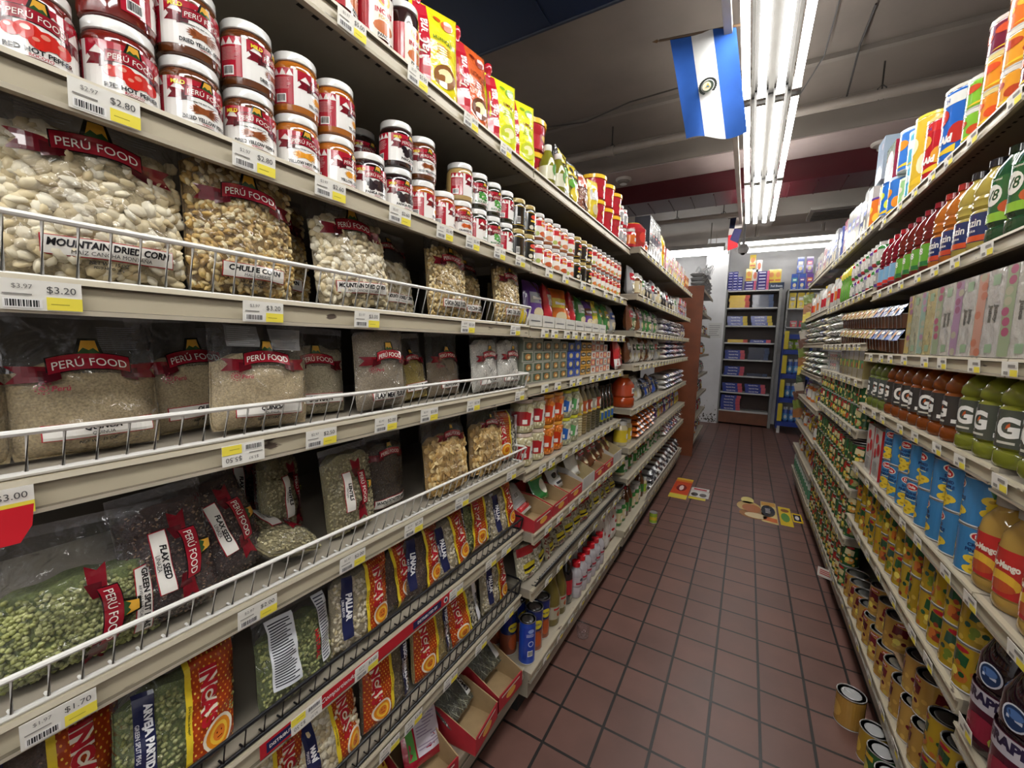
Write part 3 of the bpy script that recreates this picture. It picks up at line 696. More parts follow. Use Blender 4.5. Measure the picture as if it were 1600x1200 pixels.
def swirl(a, x, y, col='a5384a'):
    n = 26
    for i in range(n):
        t = i * .55; q = .001 + i * .00028; a.disc(x + q * math.cos(t), y + q * math.sin(t), .0009, .0009, col, 2, 5)
    a.text('Perú', x + .014, y - .001, .006, col, 2, shear=.2)
def incas(txt, sub, panel=1, white=False):
    # orange patterned panel with rotated lettering and a round sun badge
    def art(a):
        W, H = .15, .17; x0, x1 = (.005, .07) if panel > 0 else (-.07, -.005)
        a.rect(x0, .004, x1, H - .004, 'a93e1a', 0)
        for i in range(9):
            for j in range(22):
                x = x0 + .004 + i * (x1 - x0 - .008) / 8 + (.0018 if j % 2 else -.0018); z = .008 + j * .0073
                if z < H - .008: a.disc(x, z, .0014, .0018, 'e8902c' if (i + j) % 3 else 'f0c850', 1, 5)
        xs = x0 - .002 if panel > 0 else x1 + .002; a.rect(xs - .004, .002, xs + .004, H - .002, 'e6c832', 2); a.text('¡De lo bueno...lo mejor!', xs, .085, .0042, '2c3a20', 3, ang=-90, fit=.12)
        xi = (x0 + x1) / 2 - .008
        for dx, c, l, b in ((0, 'f1e6d0', 3, .13), (0, 'b3202c', 4, .05)): a.text('INCASUR' if 0 else "INCA'S", xi, .104, .024, c, l, ang=-90, bold=b, fit=.085)
        cx, cy = xi + .012, .042
        a.disc(cx, cy, .023, .023, 'efe4cc', 5, 18); a.disc(cx, cy, .019, .019, 'e08a22', 6, 18); a.disc(cx, cy, .014, .014, 'f0c040', 7, 16); a.disc(cx, cy, .0095, .0095, 'd9782a', 8, 14)
        for sx in (-1, 1): a.disc(cx + sx * .0035, cy + .002, .0013, .0013, '5a1a10', 9, 6)
        a.rect(cx - .004, cy - .005, cx + .004, cy - .0038, '5a1a10', 9)
        xt = -.045 if panel > 0 else .045; a.rect(xt - .011, .03, xt + .011, .15, 'e6e6ea' if white else '22264a', 1)
        a.text(txt, xt + .003, .09, .012, '22264a' if white else 'f1f1f4', 3, ang=-90, bold=.05, fit=.112); a.text(sub, xt - .0075, .09, .0045, '22264a' if white else 'd9d9e0', 3, ang=-90, fit=.1)
    return art

# ------------------------------------------------------------------ simple one-mesh goods
def can(r, h, bands, art=None, n=20, top='b9b9b8', name='food_can', parts=True, pull=False):
    def mk():
        root = empty(name) if parts else None; m = MB(); rim = [(r, h - .003, 'c4c4c2'), (r * 1.02, h - .0015), (r * 1.01, h), (r * .95, h), (r * .93, h - .003, top), (r * .7, h - .003, top), (r * .68, h - .0022), (.0005, h - .0022)]
        body = [(r * .97, 0, 'c4c4c2'), (r * 1.01, .001), (r, .004, bands[0][1])]
        for i, (z, c) in enumerate(bands[1:]): body.append((r, z * h, c))
        body.append((r, h - .003, 'c4c4c2'))
        if parts:
            m.lathe(body, 'gloss', n); a = Art()
            if art: art(a, r, h)
            m.build('paper_label', root); 
            if art: m = MB(); lay(m, a, cyl(r), 'gloss', sx=.008); m.build('label_print', root)
            m = MB(); m.lathe(rim, 'metal', n)
            if pull: m.tube([(0, -.004, h - .001), (0, -.016, h), (.006, -.022, h), (0, -.026, h), (-.006, -.022, h), (0, -.016, h)], .0012, 'c9c9c9', 'metal', 5)
            m.build('lid', root); return root
        m.lathe(body, 'gloss', n, cap=False); m.lathe(rim, 'metal', n, cap=False)
        if art: a = Art(); art(a, r, h); lay(m, a, cyl(r), 'gloss', sx=.012)
        return m.build(name)
    return mk
def bottle(pf, mat, cap, label=None, art=None, n=20, name='bottle', parts=True):
    # pf: profile; cap: (r, z0, z1, colour); label: (r, z0, z1, colour)
    def mk():
        root = empty(name) if parts else None; m = MB(); m.lathe(pf, mat, n)
        if parts: m.build('bottle_body', root); m = MB()
        m.lathe([(cap[0] * .95, cap[1], cap[3]), (cap[0], cap[1] + .001), (cap[0], cap[2] - .001), (cap[0] * .9, cap[2])], 'gloss', 16)
        if parts: m.build('cap', root); m = MB()
        if label:
            m.lathe([(label[0], label[1], label[3]), (label[0], label[2])], 'gloss', n, cap=False)
            if art: a = Art(); art(a); lay(m, a, cyl(label[0]), 'gloss', sx=.008)
            if parts: m.build('label', root)
        return root if parts else m.build(name)
    return mk
def carton(w, d, h, col, art=None, side=None, name='box', mat='gloss', bevel=.0015):
    def mk():
        m = MB(); m.box(-w / 2, w / 2, -d / 2, d / 2, 0, h, col, mat, [None, None, None, None, side, side] if side else None)
        if art: a = Art(); art(a, w, h); lay(m, a, flat(-d / 2))
        return m.build(name, smooth=20)
    return mk
def softpack(W, H, T, col, art=None, mat='foil', name='pouch', fl=.9, seed=0, col2=None, split_z=.5, extra=None):
    f = surf(W, H, T, H * fl, seed)
    def mk():
        NX, NZ = 10, 12; m = MB(); P = {}
        for sgn in (-1, 1):
            P[sgn] = []
            for j in range(NZ + 1):
                z = H * j / NZ; ow = outline(W, H, z); P[sgn].append([(-ow + 2 * ow * i / NX, sgn * f((-ow + 2 * ow * i / NX) * (W / 2 / ow), z), z) for i in range(NX + 1)])
            m.grid(P[sgn], (lambda i, j: col2 if i >= NZ * split_z else col) if col2 else col, mat, flip=sgn > 0)
        if art:
            a = Art(); art(a, W, H); lay(m, a, lambda x, y, d: (x, -f(x * (W / 2) / outline(W, H, min(H, max(0, y))), max(0, min(H, y))) - d - .0006, y), 'gloss', sx=.02, sy=.02, step=.0003)
        if extra: extra(m, W, H)
        return m.build(name, smooth=70)
    return mk
def lying(W, D, T, cols, n=1, name='food_bag', mat='foil'):
    # flat filled bag lying down: long axis into the shelf, seam end facing out
    def mk():
        m = MB(); NX, NY = 8, 8; r = random.Random(len(cols) + int(W * 1000))
        for sgn in (-1, 1):
            P = [[(W * (i / NX - .5), D * (j / NY - .5), T / 2 + sgn * T / 2 * (1 - abs(2 * i / NX - 1) ** 2.6) ** .5 * (1 - abs(2 * j / NY - 1) ** 4) ** .5) for i in range(NX + 1)] for j in range(NY + 1)]
            m.grid(P, lambda j, i: cols[1] if 2 <= i < 6 and j < 4 and len(cols) > 1 else cols[0], mat, flip=sgn < 0)
        return m.build(name, smooth=80)
    return mk
def run(key, mk, ys, x, z, yaw, desc, cat, group, tiers=1, dz=0, where='', lean=0, jit=0, skip=(), names=None, xj=.0, yj=0):
    # a row along the shelf; ys nearest first
    out = []
    for i, y in enumerate(ys):
        for t in range(tiers):
            if (i, t) in skip: continue
            tn = '' if tiers == 1 else [', bottom layer', ', second layer', ', third layer', ', fourth layer', ', fifth layer', ', sixth layer', ', seventh layer', ', eighth layer'][t] if tiers > 2 else (', lower tier', ', upper tier')[t]
            pos = f', {ORD[i]} from near end' if len(ys) > 1 else ''
            lab = f'{desc}{pos}{tn}{", " + where if where else ""}'
            out.append(place(key if not isinstance(mk, (list, tuple)) else f'{key}_{(i + t) % len(mk)}', mk if not isinstance(mk, (list, tuple)) else mk[(i + t) % len(mk)], (x + R.uniform(-xj, xj), y + R.uniform(-yj, yj), z + t * dz), yaw + R.uniform(-jit, jit), lab, cat, group, lean=lean))
    return out

# ================================================================== LEFT, nearest section
ZA, ZB, ZC, ZD, ZE, ZF = 1.6115, 1.4005, 1.1935, .9415, .6985, .4585
red = jar(peru('RED HOT PEPPER', 'ROCOTO', 'c4261c', 'round'), content='6a1a12')
drd = jar(peru('DRIED YELLOW PEPPER', 'AJÍ MIRASOL', '8a4a26', 'pod', True), content='5e3216')
yel = jar(peru('YELLOW HOT PEPPER', 'AJÍ AMARILLO', 'e39a2c', 'pod'), content='a8601a')
blk = jar(peru('PANCA PEPPER', 'AJÍ PANCA', '2a1c20', 'heap', True), content='241210')
ora = jar(peru('ORANGE PEPPER', 'AJÍ', 'd9652c', 'pod'), content='a0501a')
gar = jar(peru('GARLIC PASTE', 'AJO', 'd9cdb8', 'heap'), content='b0925c')
grn = jar(peru('BLACK MINT PASTE', 'HUACATAY', '3f8a3c', 'leaf', False, '2f6a34'), content='2a2a1c')
JARS = [(.147, 0, 'r', 5), (.221, 0, 'r', 6), (.221, 1, 'r', 118), (.294, 0, 'd', 12), (.294, 1, 'd', 14), (.371, 0, 'd', -8), (.371, 1, 'd', 40), (.447, 0, 'y', -2), (.447, 1, 'y', 42), (.5225, 0, 'y', 28), (.5225, 1, 'y', 46),
 (.597, 0, 'b', -4), (.675, 0, 'b', 0), (.675, 1, 'b', 16), (.751, 0, 'y', 44), (.751, 1, 'd', -6), (.825, 0, 'o', 48), (.90, 0, 'o', -6), (.90, 1, 'g', 40), (.972, 0, 'h', 30), (.972, 1, 'h', -4), (1.044, 0, 'h', 4), (1.044, 1, 'h', 2), (1.117, 0, 'h', 46), (1.117, 1, 'h', 50)]
JD = dict(r=(red, 'red rocoto pepper paste jar'), d=(drd, 'brown dried pepper paste jar'), y=(yel, 'yellow pepper paste jar'), b=(blk, 'dark panca pepper paste jar'), o=(ora, 'orange pepper paste jar'), g=(gar, 'pale garlic paste jar'), h=(grn, 'green herb paste jar'))
cols_ = sorted({j[0] for j in JARS})
for y, t, k, a in JARS:
    place('jar' + k, JD[k][0], (-.693, y, ZA + t * .0935), L + a - (12 if a < 30 else 4), f'{JD[k][1]} with white lid, {ORD[cols_.index(y)]} stack from near end, {"upper" if t else "lower"}', 'jar', 'pepper paste jars with white lids')
place('jarbk', jar(peru('PANCA PEPPER', 'AJÍ PANCA', '2a1c20', 'heap', True), content='1c1210', lid='8a8884'), (-.79, .66, ZA + .0935), L, 'dark jar standing back in shadow behind the panca pepper jars', 'jar')
place('jarbk', None, (-.79, .66, ZA), L, 'lower dark jar in shadow behind the panca pepper jars', 'jar')
gj = jar(gold, lid='b09a5a', content='2a2418')
for i, y in enumerate((1.19, 1.262)):
    for t in (0, 1): place('gold', gj, (-.69, y, ZA + t * .0935), L + (40 if i == 0 else -8), f'black-labelled jar with gold lid, {ORD[i]} column after green jars, {"upper" if t else "lower"}', 'jar', 'black labelled jars with gold lids')

bag_tags = 'clear bags of dried food on the left shelves'
def B(key, mk, y, z, x, lab, lean=-6, roll=0, dy=0, cat='bag'): return place(key, mk, (x, y, z + .003 + abs(roll) * .0008), L + dy, lab, cat, bag_tags, lean=lean, roll=roll)
bm1 = bag(.165, .205, .05, .165, 'b3a27a', label_front('MOUNTAIN DRIED CORN', 'MAÍZ CANCHA MONTAÑA', .165, .205, k=1.05, ly=.150, bw=.115), 'corn', CORN, 330, 1)
B('corn', bm1, .186, ZB, -.672, 'large clear bag of big white dried corn, nearest full bag behind the fence', -5)
B('corn', None, .055, ZB, -.70, 'white dried corn bag cut off at the left edge of the photo', -8)
bm2 = bag(.155, .20, .05, .185, '94753c', label_front('CHULPE CORN', 'MAÍZ CHULPE', .155, .20, k=1.0, ly=.146, bw=.09), 'chulpe', CHULPE, 620, 2)
B('chulpe', bm2, .342, ZB, -.668, 'clear bag of golden chulpe corn kernels behind the white fence', -4, 1)
B('chulpe', None, .425, ZB, -.745, 'golden corn bag half hidden between the chulpe and white corn bags', -8)
B('corn', None, .545, ZB, -.668, 'white dried corn bag, second large one, right of the chulpe corn', -7, -3)
bs = bag(.12, .19, .045, .12, 'b3a27a', label_front('MOUNTAIN DRIED CORN', 'MAÍZ CANCHA', .12, .19, k=.8, ly=.155, bw=.085), 'corn', CORN, 240, 4)
B('cornsmall', bs, .70, ZB, -.725, 'smaller white corn bag set back with empty top', -10)
bc = bag(.15, .195, .05, .17, '9c8048', label_front('CANCHA CHULLPI CORN', None, .15, .195, k=.95, ly=.145, bw=.09), 'cancha', CANCHA, 600, 5)
B('cancha', bc, .83, ZB, -.672, 'tall bag of pale yellow cancha corn, right of the empty-topped bag', -5)
B('cancha', None, 1.125, ZB, -.67, 'last cancha corn bag against the divider beside the bright pouches', -6)
bc2 = bag(.12, .19, .045, .13, '9c8048', label_front('CANCHA CORN', None, .12, .19, k=.8, ly=.155, bw=.08), 'cancha', CANCHA, 330, 6)
B('canchas', bc2, .985, ZB, -.715, 'small cancha corn bag between two taller ones, red ribbon at top', -9)
# quinoa shelf
def qlab(t1, t2, W, H, by=.03, bw=.1, k=1, sw=True, panel=False):
    def art(a):
        if panel:
            a.rect(-W * .36, H * .72, -W * .06, H * .9, '8c8c8c', 0); a.rect(W * .05, H * .7, W * .38, H * .89, '9a9a9a', 0); a.lines(-W * .34, H * .73, -W * .08, H * .89, 9, 'b5b5b5', 1, .3)
        a.lines(W * .07, H * .71, W * .36, H * .88, 12, '6c6c70' if panel else '77777a', 1, .3)
        banner(a, 0, H * .64, k); titlebox(a, .004, by, bw, .019, t1, t2); a.at().text('NET WT. 15 OZ', 0, by - .014, .0036, '26262a', 3)
        if sw: a.at(); swirl(a, -W * .3, H * .47)
        a.text('THE BEST PRODUCTS', 0, H * .64 - .0135, .0024, '26262a', 3, fit=.05)
    return art
bq = bag(.14, .175, .05, .112, 'bda980', qlab('QUINOA', 'QUINUA', .14, .175), seed=11)
B('quinoa', bq, .172, ZC, -.70, 'quinoa bag standing back left, red ribbon over beige grain', -4)
B('quinoa', None, .04, ZC, -.70, 'quinoa bag cut off at the left edge', -4)
B('quinoa', None, .30, ZC, -.735, 'quinoa bag half hidden behind the front quinoa bag', -5, -3, 6)
bq2 = bag(.15, .178, .05, .118, 'c4b088', qlab('QUINOA', 'QUINUA', .15, .178, k=.95, panel=True), seed=12)
B('quinoa2', bq2, .362, ZC, -.672, 'front quinoa bag with flat crimped clear top, closest to the fence', -3, 2, -4)
bs2 = bag(.15, .165, .05, .13, 'd2c6a4', qlab('SEMOLA', None, .15, .165, sw=False, k=.95), seed=13)
B('semola', bs2, .475, ZC, -.712, 'cream semolina bag right behind the front quinoa bag', -6, 2)
bf = bag(.135, .18, .055, .165, '9c8d74', qlab('FLAX MEAL FLOUR', None, .135, .18, k=.95, bw=.09), seed=14)
B('flour', bf, .612, ZC, -.672, 'full greyish brown flour bag standing upright, red ribbon near the top', -3, -1)
bo = bag(.105, .16, .045, .10, 'b8a14e', qlab('QUINOA FLAKES', None, .105, .16, k=.7, sw=False, bw=.07), seed=15)
B('flakes', bo, .735, ZC, -.70, 'short yellowish grain bag squeezed beside the greyish flour bag', -9, -4)
bw_ = bag(.13, .17, .045, .10, '8f7d62', qlab('KIWICHA', None, .13, .17, k=.85, bw=.08), seed=16)
B('kiwicha', bw_, .86, ZC, -.705, 'dark beige grain bag with empty clear top in the shade', -6)
bh = bag(.135, .172, .045, .15, 'dcd8cc', qlab('FLOUR', 'HARINA', .135, .172, k=.9, sw=False), seed=17)
B('harina', bh, 1.015, ZC, -.675, 'white flour bag, left one of the pair near the divider', -4, -2)
B('harina', None, 1.14, ZC, -.672, 'white flour bag, right one of the pair touching the stacked tins', -4, 2)
# peas and lentils shelf
bp = bag(.155, .175, .055, .108, '6c7840', side_label('GREEN SPLIT PEAS', 'ARVEJAS PARTIDAS', .048, .018, .055), 'pea', PEA, 950, 21)
B('peas', bp, .145, ZD, -.675, 'split green peas bag with rumpled clear top and rotated label', -5, 3)
B('peas', None, .005, ZD, -.70, 'split pea bag cut off by the left edge', -5)
bx = bag(.105, .185, .055, .165, '3c241c', side_label('FLAX SEED', 'LINAZA', -.014, .022, .09), 'seed', FLAX, 700, 22)
B('flax', bx, .238, ZD, -.675, 'dark flax seed bag, front one, with rotated white label', -8, -3)
B('flax', None, .335, ZD, -.70, 'second dark flax seed bag leaning behind the first', -14, -12, 8)
B('flax', None, .40, ZD, -.83, 'dark seed bag deep in the shadow at the back', -20, 10)
bl = bag(.115, .18, .055, .165, '8a8058', side_label('LENTILS', 'LENTEJAS', -.018, .02, .09, .08), 'lentil', LENT, 900, 23)
B('lentil', bl, .545, ZD, -.69, 'lentils bag standing upright with rotated label and red ribbon', -6, -2)
B('lentil', None, .44, ZD, -.76, 'lentils bag standing in shadow left of the upright one', -6, 4, 30)
place('lentil', None, (-.655, .405, ZD + .03), 96, 'lentils bag lying flat on the shelf edge behind the fence', 'bag', bag_tags, lean=-80, roll=18)
bb = bag(.11, .18, .045, .16, '4c3a2a', label_front('WHOLE ROASTED BARLEY', 'CEBADA TOSTADA', .11, .18, by=.022, k=.8, ly=.14, bw=.1, net=False), 'seed', ['5a4632', '6a543c', '3f2f22'], 600, 24)
B('barley', bb, .665, ZD, -.72, 'dark roasted barley bag with white label at its foot', -4)
bch = bag(.165, .20, .065, .15, 'b08a48', lambda a: banner(a, .01, .155, .85, -6), 'chip', CHIP, 330, 25)
B('chips', bch, .835, ZD, -.672, 'bag of golden corn chips, nearer one of the pair', -6, -1)
B('chips', None, 1.02, ZD, -.672, 'bag of golden corn chips, farther one of the pair', -6, 2)
ib = {}
def IB(key, txt, sub, under, kind, cols, n, panel=1, W=.15, H=.17, white=False, T=.05, sd=30):
    return bag(W, H, T, H * .86, under, incas(txt, sub, panel, white), kind, cols, n, sd)
k1 = IB('a', 'ARVEJA PARTIDA', 'GREEN SPLIT PEAS', '6f7d42', 'pea', PEA, 500)
k2 = IB('b', 'LINAZA', 'FLAX SEED', '5a4436', 'seed', FLAX + ['7a6250'], 500, W=.14, sd=31)
k3 = IB('c', 'PALLAR', 'LIMA BEANS', 'b5a888', 'bean', ['c9bda0', 'dcd2ba', 'b5a67e'], 420, sd=32)
k4 = IB('d', 'MANÍ', 'PEANUTS', 'c9bc98', 'corn', CORN, 260, sd=33, W=.14)
k5 = IB('e', 'TRIGO RESBALADO', 'BROWN WHEAT', '7a6a4c', 'seed', ['8f7c58', 'a18e66', '6e5c40'], 600, -1, sd=34)
k6 = IB('f', 'TRIGO PELADO', 'PEELED WHEAT', 'b39a5c', 'seed', ['c4ac6c', 'd4bf86', 'a58c50'], 600, -1, sd=35)
k7 = IB('g', 'FREJOL', 'BEANS', 'a39a80', 'bean', ['d9d2bc', '3a342c', 'c4b898'], 420, -1, sd=36, white=True)
og = 'orange panelled bags behind the black fences'
def O(key, mk, y, z, x, lab, lean=-6, roll=0, dy=0): return place(key, mk, (x, y, z + .003 + abs(roll) * .0008), L + dy, lab, 'bag', og, lean=lean, roll=roll)
O('i7', k7, 1.155, ZD, -.685, 'small orange and black bag at the shelf end beside the golden chips', -5, 4)
O('i2', k2, .10, ZE, -.70, 'flax seed bag in shadow at the lower left edge', -8, 4)
O('i1', k1, .225, ZE, -.672, 'green split pea bag with orange panel, nearest on its shelf', -7, 5)
def nut(a):
    a.rect(-.058, .035, -.012, .15, 'd8dade', 1); a.lines(-.055, .04, -.016, .145, 24, '2a2a34', 2, .45); a.rect(.035, .03, .062, .15, 'd8dade', 1); a.lines(.037, .033, .06, .147, 22, '4a4a5a', 2, .4)
    a.text('NATURAL', .026, .07, .009, 'b3202c', 3, ang=-90, bold=.04, fit=.06)
k8 = bag(.15, .16, .055, .128, '66713f', nut, 'pea', PEA[:3] + ['6a7440'], 500, 41)
O('i8', k8, .405, ZE, -.668, 'green pea bag seen from behind with white nutrition label', -10, 4, 6)
O('i3', k3, .545, ZE, -.672, 'orange panelled bag leaning right of the nutrition label bag', -8, 6)
O('i2', None, .655, ZE, -.69, 'flax seed bag, left of the two side by side', -8, -3)
O('i2', None, .735, ZE, -.675, 'flax seed bag, right of the two side by side', -9, 5)
O('i3', None, .86, ZE, -.67, 'orange bag with big sun badge in mid shelf', -9, -6)
O('i1', None, .955, ZE, -.69, 'orange and green bag behind the big sun badge one', -8, 4)
O('i7', None, 1.03, ZE, -.69, 'black and white lettered bean bag, second from the divider', -7, 2)
O('i3', None, 1.13, ZE, -.672, 'orange bag at the shelf end beside the first red tray', -8, -4)
O('i4', k4, .20, ZF, -.69, 'peanut bag low at the bottom edge of the photo, nearest', -7, 3)
O('i4', None, .345, ZF, -.675, 'peanut bag behind the red printed rail strip', -7, 5)
O('i4', None, .475, ZF, -.672, 'large white kernel bag with orange panel, lowest bag shelf', -8, -3)
O('i5', k5, .62, ZF, -.675, 'brown wheat bag with vertical lettering, lowest bag shelf', -8, 5)
O('i6', k6, .78, ZF, -.675, 'peeled wheat bag, pale grain, orange panel on the right', -8, 4)
O('i7', None, .93, ZF, -.672, 'bean bag with round badge, lowest bag shelf', -9, -4)
O('i3', None, 1.09, ZF, -.675, 'last orange bag of the lowest row at the blue cans', -9, 5)
# red display trays on the base deck
def tray(w, d, h, col='a8222c', inside='a08660', sl=.5, sticker=True):
    def mk():
        m = MB(); t = .003; hb = h; hf = h * sl
        m.box(-w / 2, w / 2, -d / 2, d / 2, 0, t, inside, 'card')
        m.box(-w / 2, w / 2, -d / 2, -d / 2 + t, 0, hf, col, 'card'); m.box(-w / 2, w / 2, d / 2 - t, d / 2, 0, hb, col, 'card')
        for s in (-1, 1):
            x0, x1 = sorted((s * w / 2, s * (w / 2 - t)))
            for xx, c in ((x0, col if s < 0 else inside), (x1, inside if s < 0 else col)):
                m.face([(xx, -d / 2, 0), (xx, d / 2, 0), (xx, d / 2, hb), (xx, -d * .1, hb * .9), (xx, -d / 2, hf)], c, 'card')
            m.face([(x0, -d / 2, hf), (x1, -d / 2, hf), (x1, -d * .1, hb * .9), (x0, -d * .1, hb * .9)], inside, 'card')
        a = Art(); a.disc(0, hf * .5, w * .2, hf * .25, 'd9a03c', 1); a.rect(-w * .38, hf * .75, w * .38, hf * .85, 'd8c8b8', 1); lay(m, a, flat(-d / 2)) if sticker else None
        return m.build('display_tray')
    return mk
trd = tray(.135, .3, .105)
for i, (y, z, x) in enumerate(((.74, .19, -.745), (.905, .19, -.73), (1.075, .19, -.735))):
    place('tray', trd, (x, y, z), L + (-6, 5, -4)[i], ['nearest red cardboard tray on the bottom shelf, holding a pink pouch', 'middle red cardboard tray holding the herb bag', 'red cardboard tray touching the blue cans'][i], 'tray', 'red cardboard trays on the bottom shelf')
def herb(lbl):
    def art(a): a.rect(.03, .02, .056, .15, 'dcdcd8', 1); a.text(lbl, .043, .085, .017, '1c1c22', 2, bold=.05, fit=.12, ang=90)
    f = bag(.135, .19, .05, .165, '5f5e50', art, seed=50)
    def mk():
        o = f(); m = MB(); r = random.Random(9)
        for i in range(150):
            x = r.uniform(-.05, .05); z = r.uniform(.01, .135); t = r.uniform(-.5, .5) + PI / 2; l = r.uniform(.01, .03); y = -.021 * (1 - (x / .06) ** 2) ** .5 - .0015
            m.tube([(x - l * math.cos(t), y, z - l * math.sin(t) * .5), (x + l * math.cos(t), y, min(.138, z + l * math.sin(t) * .5))], .0007, r.choice(['8c8b78', '6b6c58', 'a3a28c', '55543f']), 'kernel', 3)
        m.build('dried_herb', o); return o
    return mk
place('herb', herb('EMOLIENTE'), (-.66, .905, .235), L + 5, 'grey green dried herb bag with bold black lettering in a red tray', 'bag', lean=-55)
place('herb2', herb(''), (-.67, 1.075, .235), L - 4, 'grey dried herb bag with small white label in a red tray', 'bag', lean=-52, roll=-2)
place('pinkp', softpack(.13, .19, .04, 'a81f34', lambda a, W, H: (a.rect(-.03, .02, .05, .15, 'cfc6d0', 1), a.lines(-.025, .03, .045, .14, 16, '9a8aa0', 2, .4), a.rect(-.055, .02, -.035, .12, '5a9a4c', 1))), (-.665, .745, .225), L - 10, 'crimson pouch with pale back panel sticking out of a red tray', 'pouch', lean=-35, roll=12)
place('yelp', softpack(.13, .17, .05, '8a3a1c', lambda a, W, H: (a.rect(.02, .03, .055, .14, 'd9b23c', 1), a.disc(-.01, .09, .03, .035, '6a5a2c', 1))), (-.69, .60, .235), L, 'brown and yellow packet at the very bottom of the shelf', 'pouch', lean=-40, roll=-6)
# wobbler sign at the left edge
m = MB(); m.grid([[(-.0, .0, 0), (.0, .03, .0)], [(.003, .0, -.02), (.004, .027, -.02)], [(.006, 0, -.034), (.007, .018, -.034)]], 'b8202a', 'gloss'); o = m.build('shelf_sign'); o.location = (-.6, .072, 1.175)
tag(o, 'small red curled shelf sign hanging from the rail at the left edge', 'sign')
# top shelf
ZT = 1.8965
b1 = jar(bigjar("INCA'S", 'a01a24'), r=.041, h=.155, content='3a140e'); b2 = jar(bigjar("INCA'S", 'b3202c'), r=.036, h=.15, content='2e1610')
place('bj1', b1, (-.70, .44, ZT), L + 20, 'big brown sauce jar on the top shelf, cut by the frame, first', 'jar', 'brown sauce jars on the top shelf')
place('bj1', None, (-.70, .53, ZT), L + 30, 'big brown sauce jar on the top shelf, second', 'jar', 'brown sauce jars on the top shelf')
place('bj1', None, (-.70, .618, ZT), L - 8, 'big brown sauce jar with red label, third, left of the white-lidded one', 'jar', 'brown sauce jars on the top shelf')
place('bj2', b2, (-.70, .70, ZT), L + 8, 'dark sauce jar with white lid and red label beside the yellow pouch', 'jar')
def alac(col, col2, word, emb):
    def art(a, W, H):
        x = -W * .5 + W * .17
        a.rect(-W * .44, .004, -W * .18, H * .97, 'b3182a', 1); a.text('AlaCena', -W * .3, H * .58, .024, 'f4f0e8', 2, ang=90, shear=.2, bold=.02, fit=H * .45)
        for k, q in enumerate(('DEL PERÚ', 'SABOR', 'RICO')): a.text(q, -W * .31, H * (.1 + .05 * k), .006, 'e8c8c0', 2, fit=.024)
        a.text(word, W * .15, H * .66, .014, '3a6a2c' if col == 'e2d21c' else '7a3a1c', 2, fit=W * .52, bold=.02); a.lines(-W * .05, H * .5, W * .36, H * .6, 4, col2, 2, .3)
        a.disc(W * .12, H * .3, W * .24, H * .11, emb, 2, 16); a.disc(W * .12, H * .31, W * .16, H * .06, 'f0e4b0', 3, 14); a.disc(W * .22, H * .84, W * .13, H * .05, col2, 2); a.disc(W * .02, H * .88, W * .08, H * .03, col2, 2); a.disc(W * .08, H * .12, W * .2, H * .04, 'e8e4c8', 2)
    def spout(m, W, H): m.lathe([(.008, H - .012, 'c21f30'), (.008, H + .004), (.012, H + .006, 'b3182a'), (.012, H + .022), (.010, H + .026)], 'gloss', 14, cx=-W * .33)
    return softpack(.125, .235, .05, col, art, 'foil', 'spouted_pouch', .8, 3, extra=spout)
p1 = alac('e2d21c', 'c8571c', 'HUANCAÍNA', '8a5a2c'); p2 = alac('cf5c26', '8a2c14', 'UCHUCUTA', '6a3a20'); p3 = alac('dfe01e', '7aa32c', 'LIMÓN', 'c2cc3a')
for k, mk, y, d, lab in (('p1', p1, .755, -32, 'bright yellow spouted sauce pouch beside the dark jar'), ('p1', None, .81, -22, 'yellow spouted sauce pouch with red script strip, first in front'), ('p2', p2, .955, -10, 'orange spouted sauce pouch with red script strip'), ('p3', p3, 1.11, -20, 'lime yellow spouted pouch directly after the orange one'), ('p3', None, 1.235, -22, 'lime yellow spouted pouch, farthest of the script-striped pouches')):
    place(k, mk, (-.70 - (.085 if y < .8 else 0), y, ZT), L + d, lab, 'pouch', 'spouted sauce pouches on the top shelf', lean=-4)

# ------------------------------------------------------------------ palettes for the small goods
CL = dict(white='cbc9c3', red='b02430', blue='2c4a9c', yellow='d9bf34', green='3a7a3c', purple='5c3a86', orange='cc6a24', brown='6a4028', pink='cf7f94', black='1d1c20', cream='c9bb96', teal='3f8f92', silver='9a9a9a', lime='9ab83a')
def cname(a, b): return a if a == b else f'{a} and {b}'
def pk_art(c2, c3, tx=''):
    def art(a, W, H):
        a.rect(-W * .36, H * .5, W * .36, H * .74, c2, 1); a.disc(W * .03, H * .28, W * .26, H * .13, c3, 1, 12)
        if tx: a.text(tx, 0, H * .62, H * .1, 'f4f2ec', 3, fit=W * .62, bold=.04)
        else: a.rect(-W * .24, H * .58, W * .26, H * .65, 'f4f2ec', 2)
        a.rect(-W * .2, H * .08, W * .2, H * .1, 'f4f2ec', 1)
    return art
WORDS = ['RICO', 'SABOR', 'SOPA', '', 'CAFÉ', 'SAL', '', '']
def soft(a, b, c='cream', W=.1, H=.15, T=.05, tx='', mat='foil', name='pouch', fl=.82): return softpack(W, H, T, CL[a], pk_art(CL[b], CL[c], tx), mat, name, fl, len(a) + len(b))
def bx(a, b, c='cream', W=.07, D=.06, H=.15, tx='', name='box'): return carton(W, D, H, CL[a], pk_art(CL[b], CL[c], tx), CL[a], name)
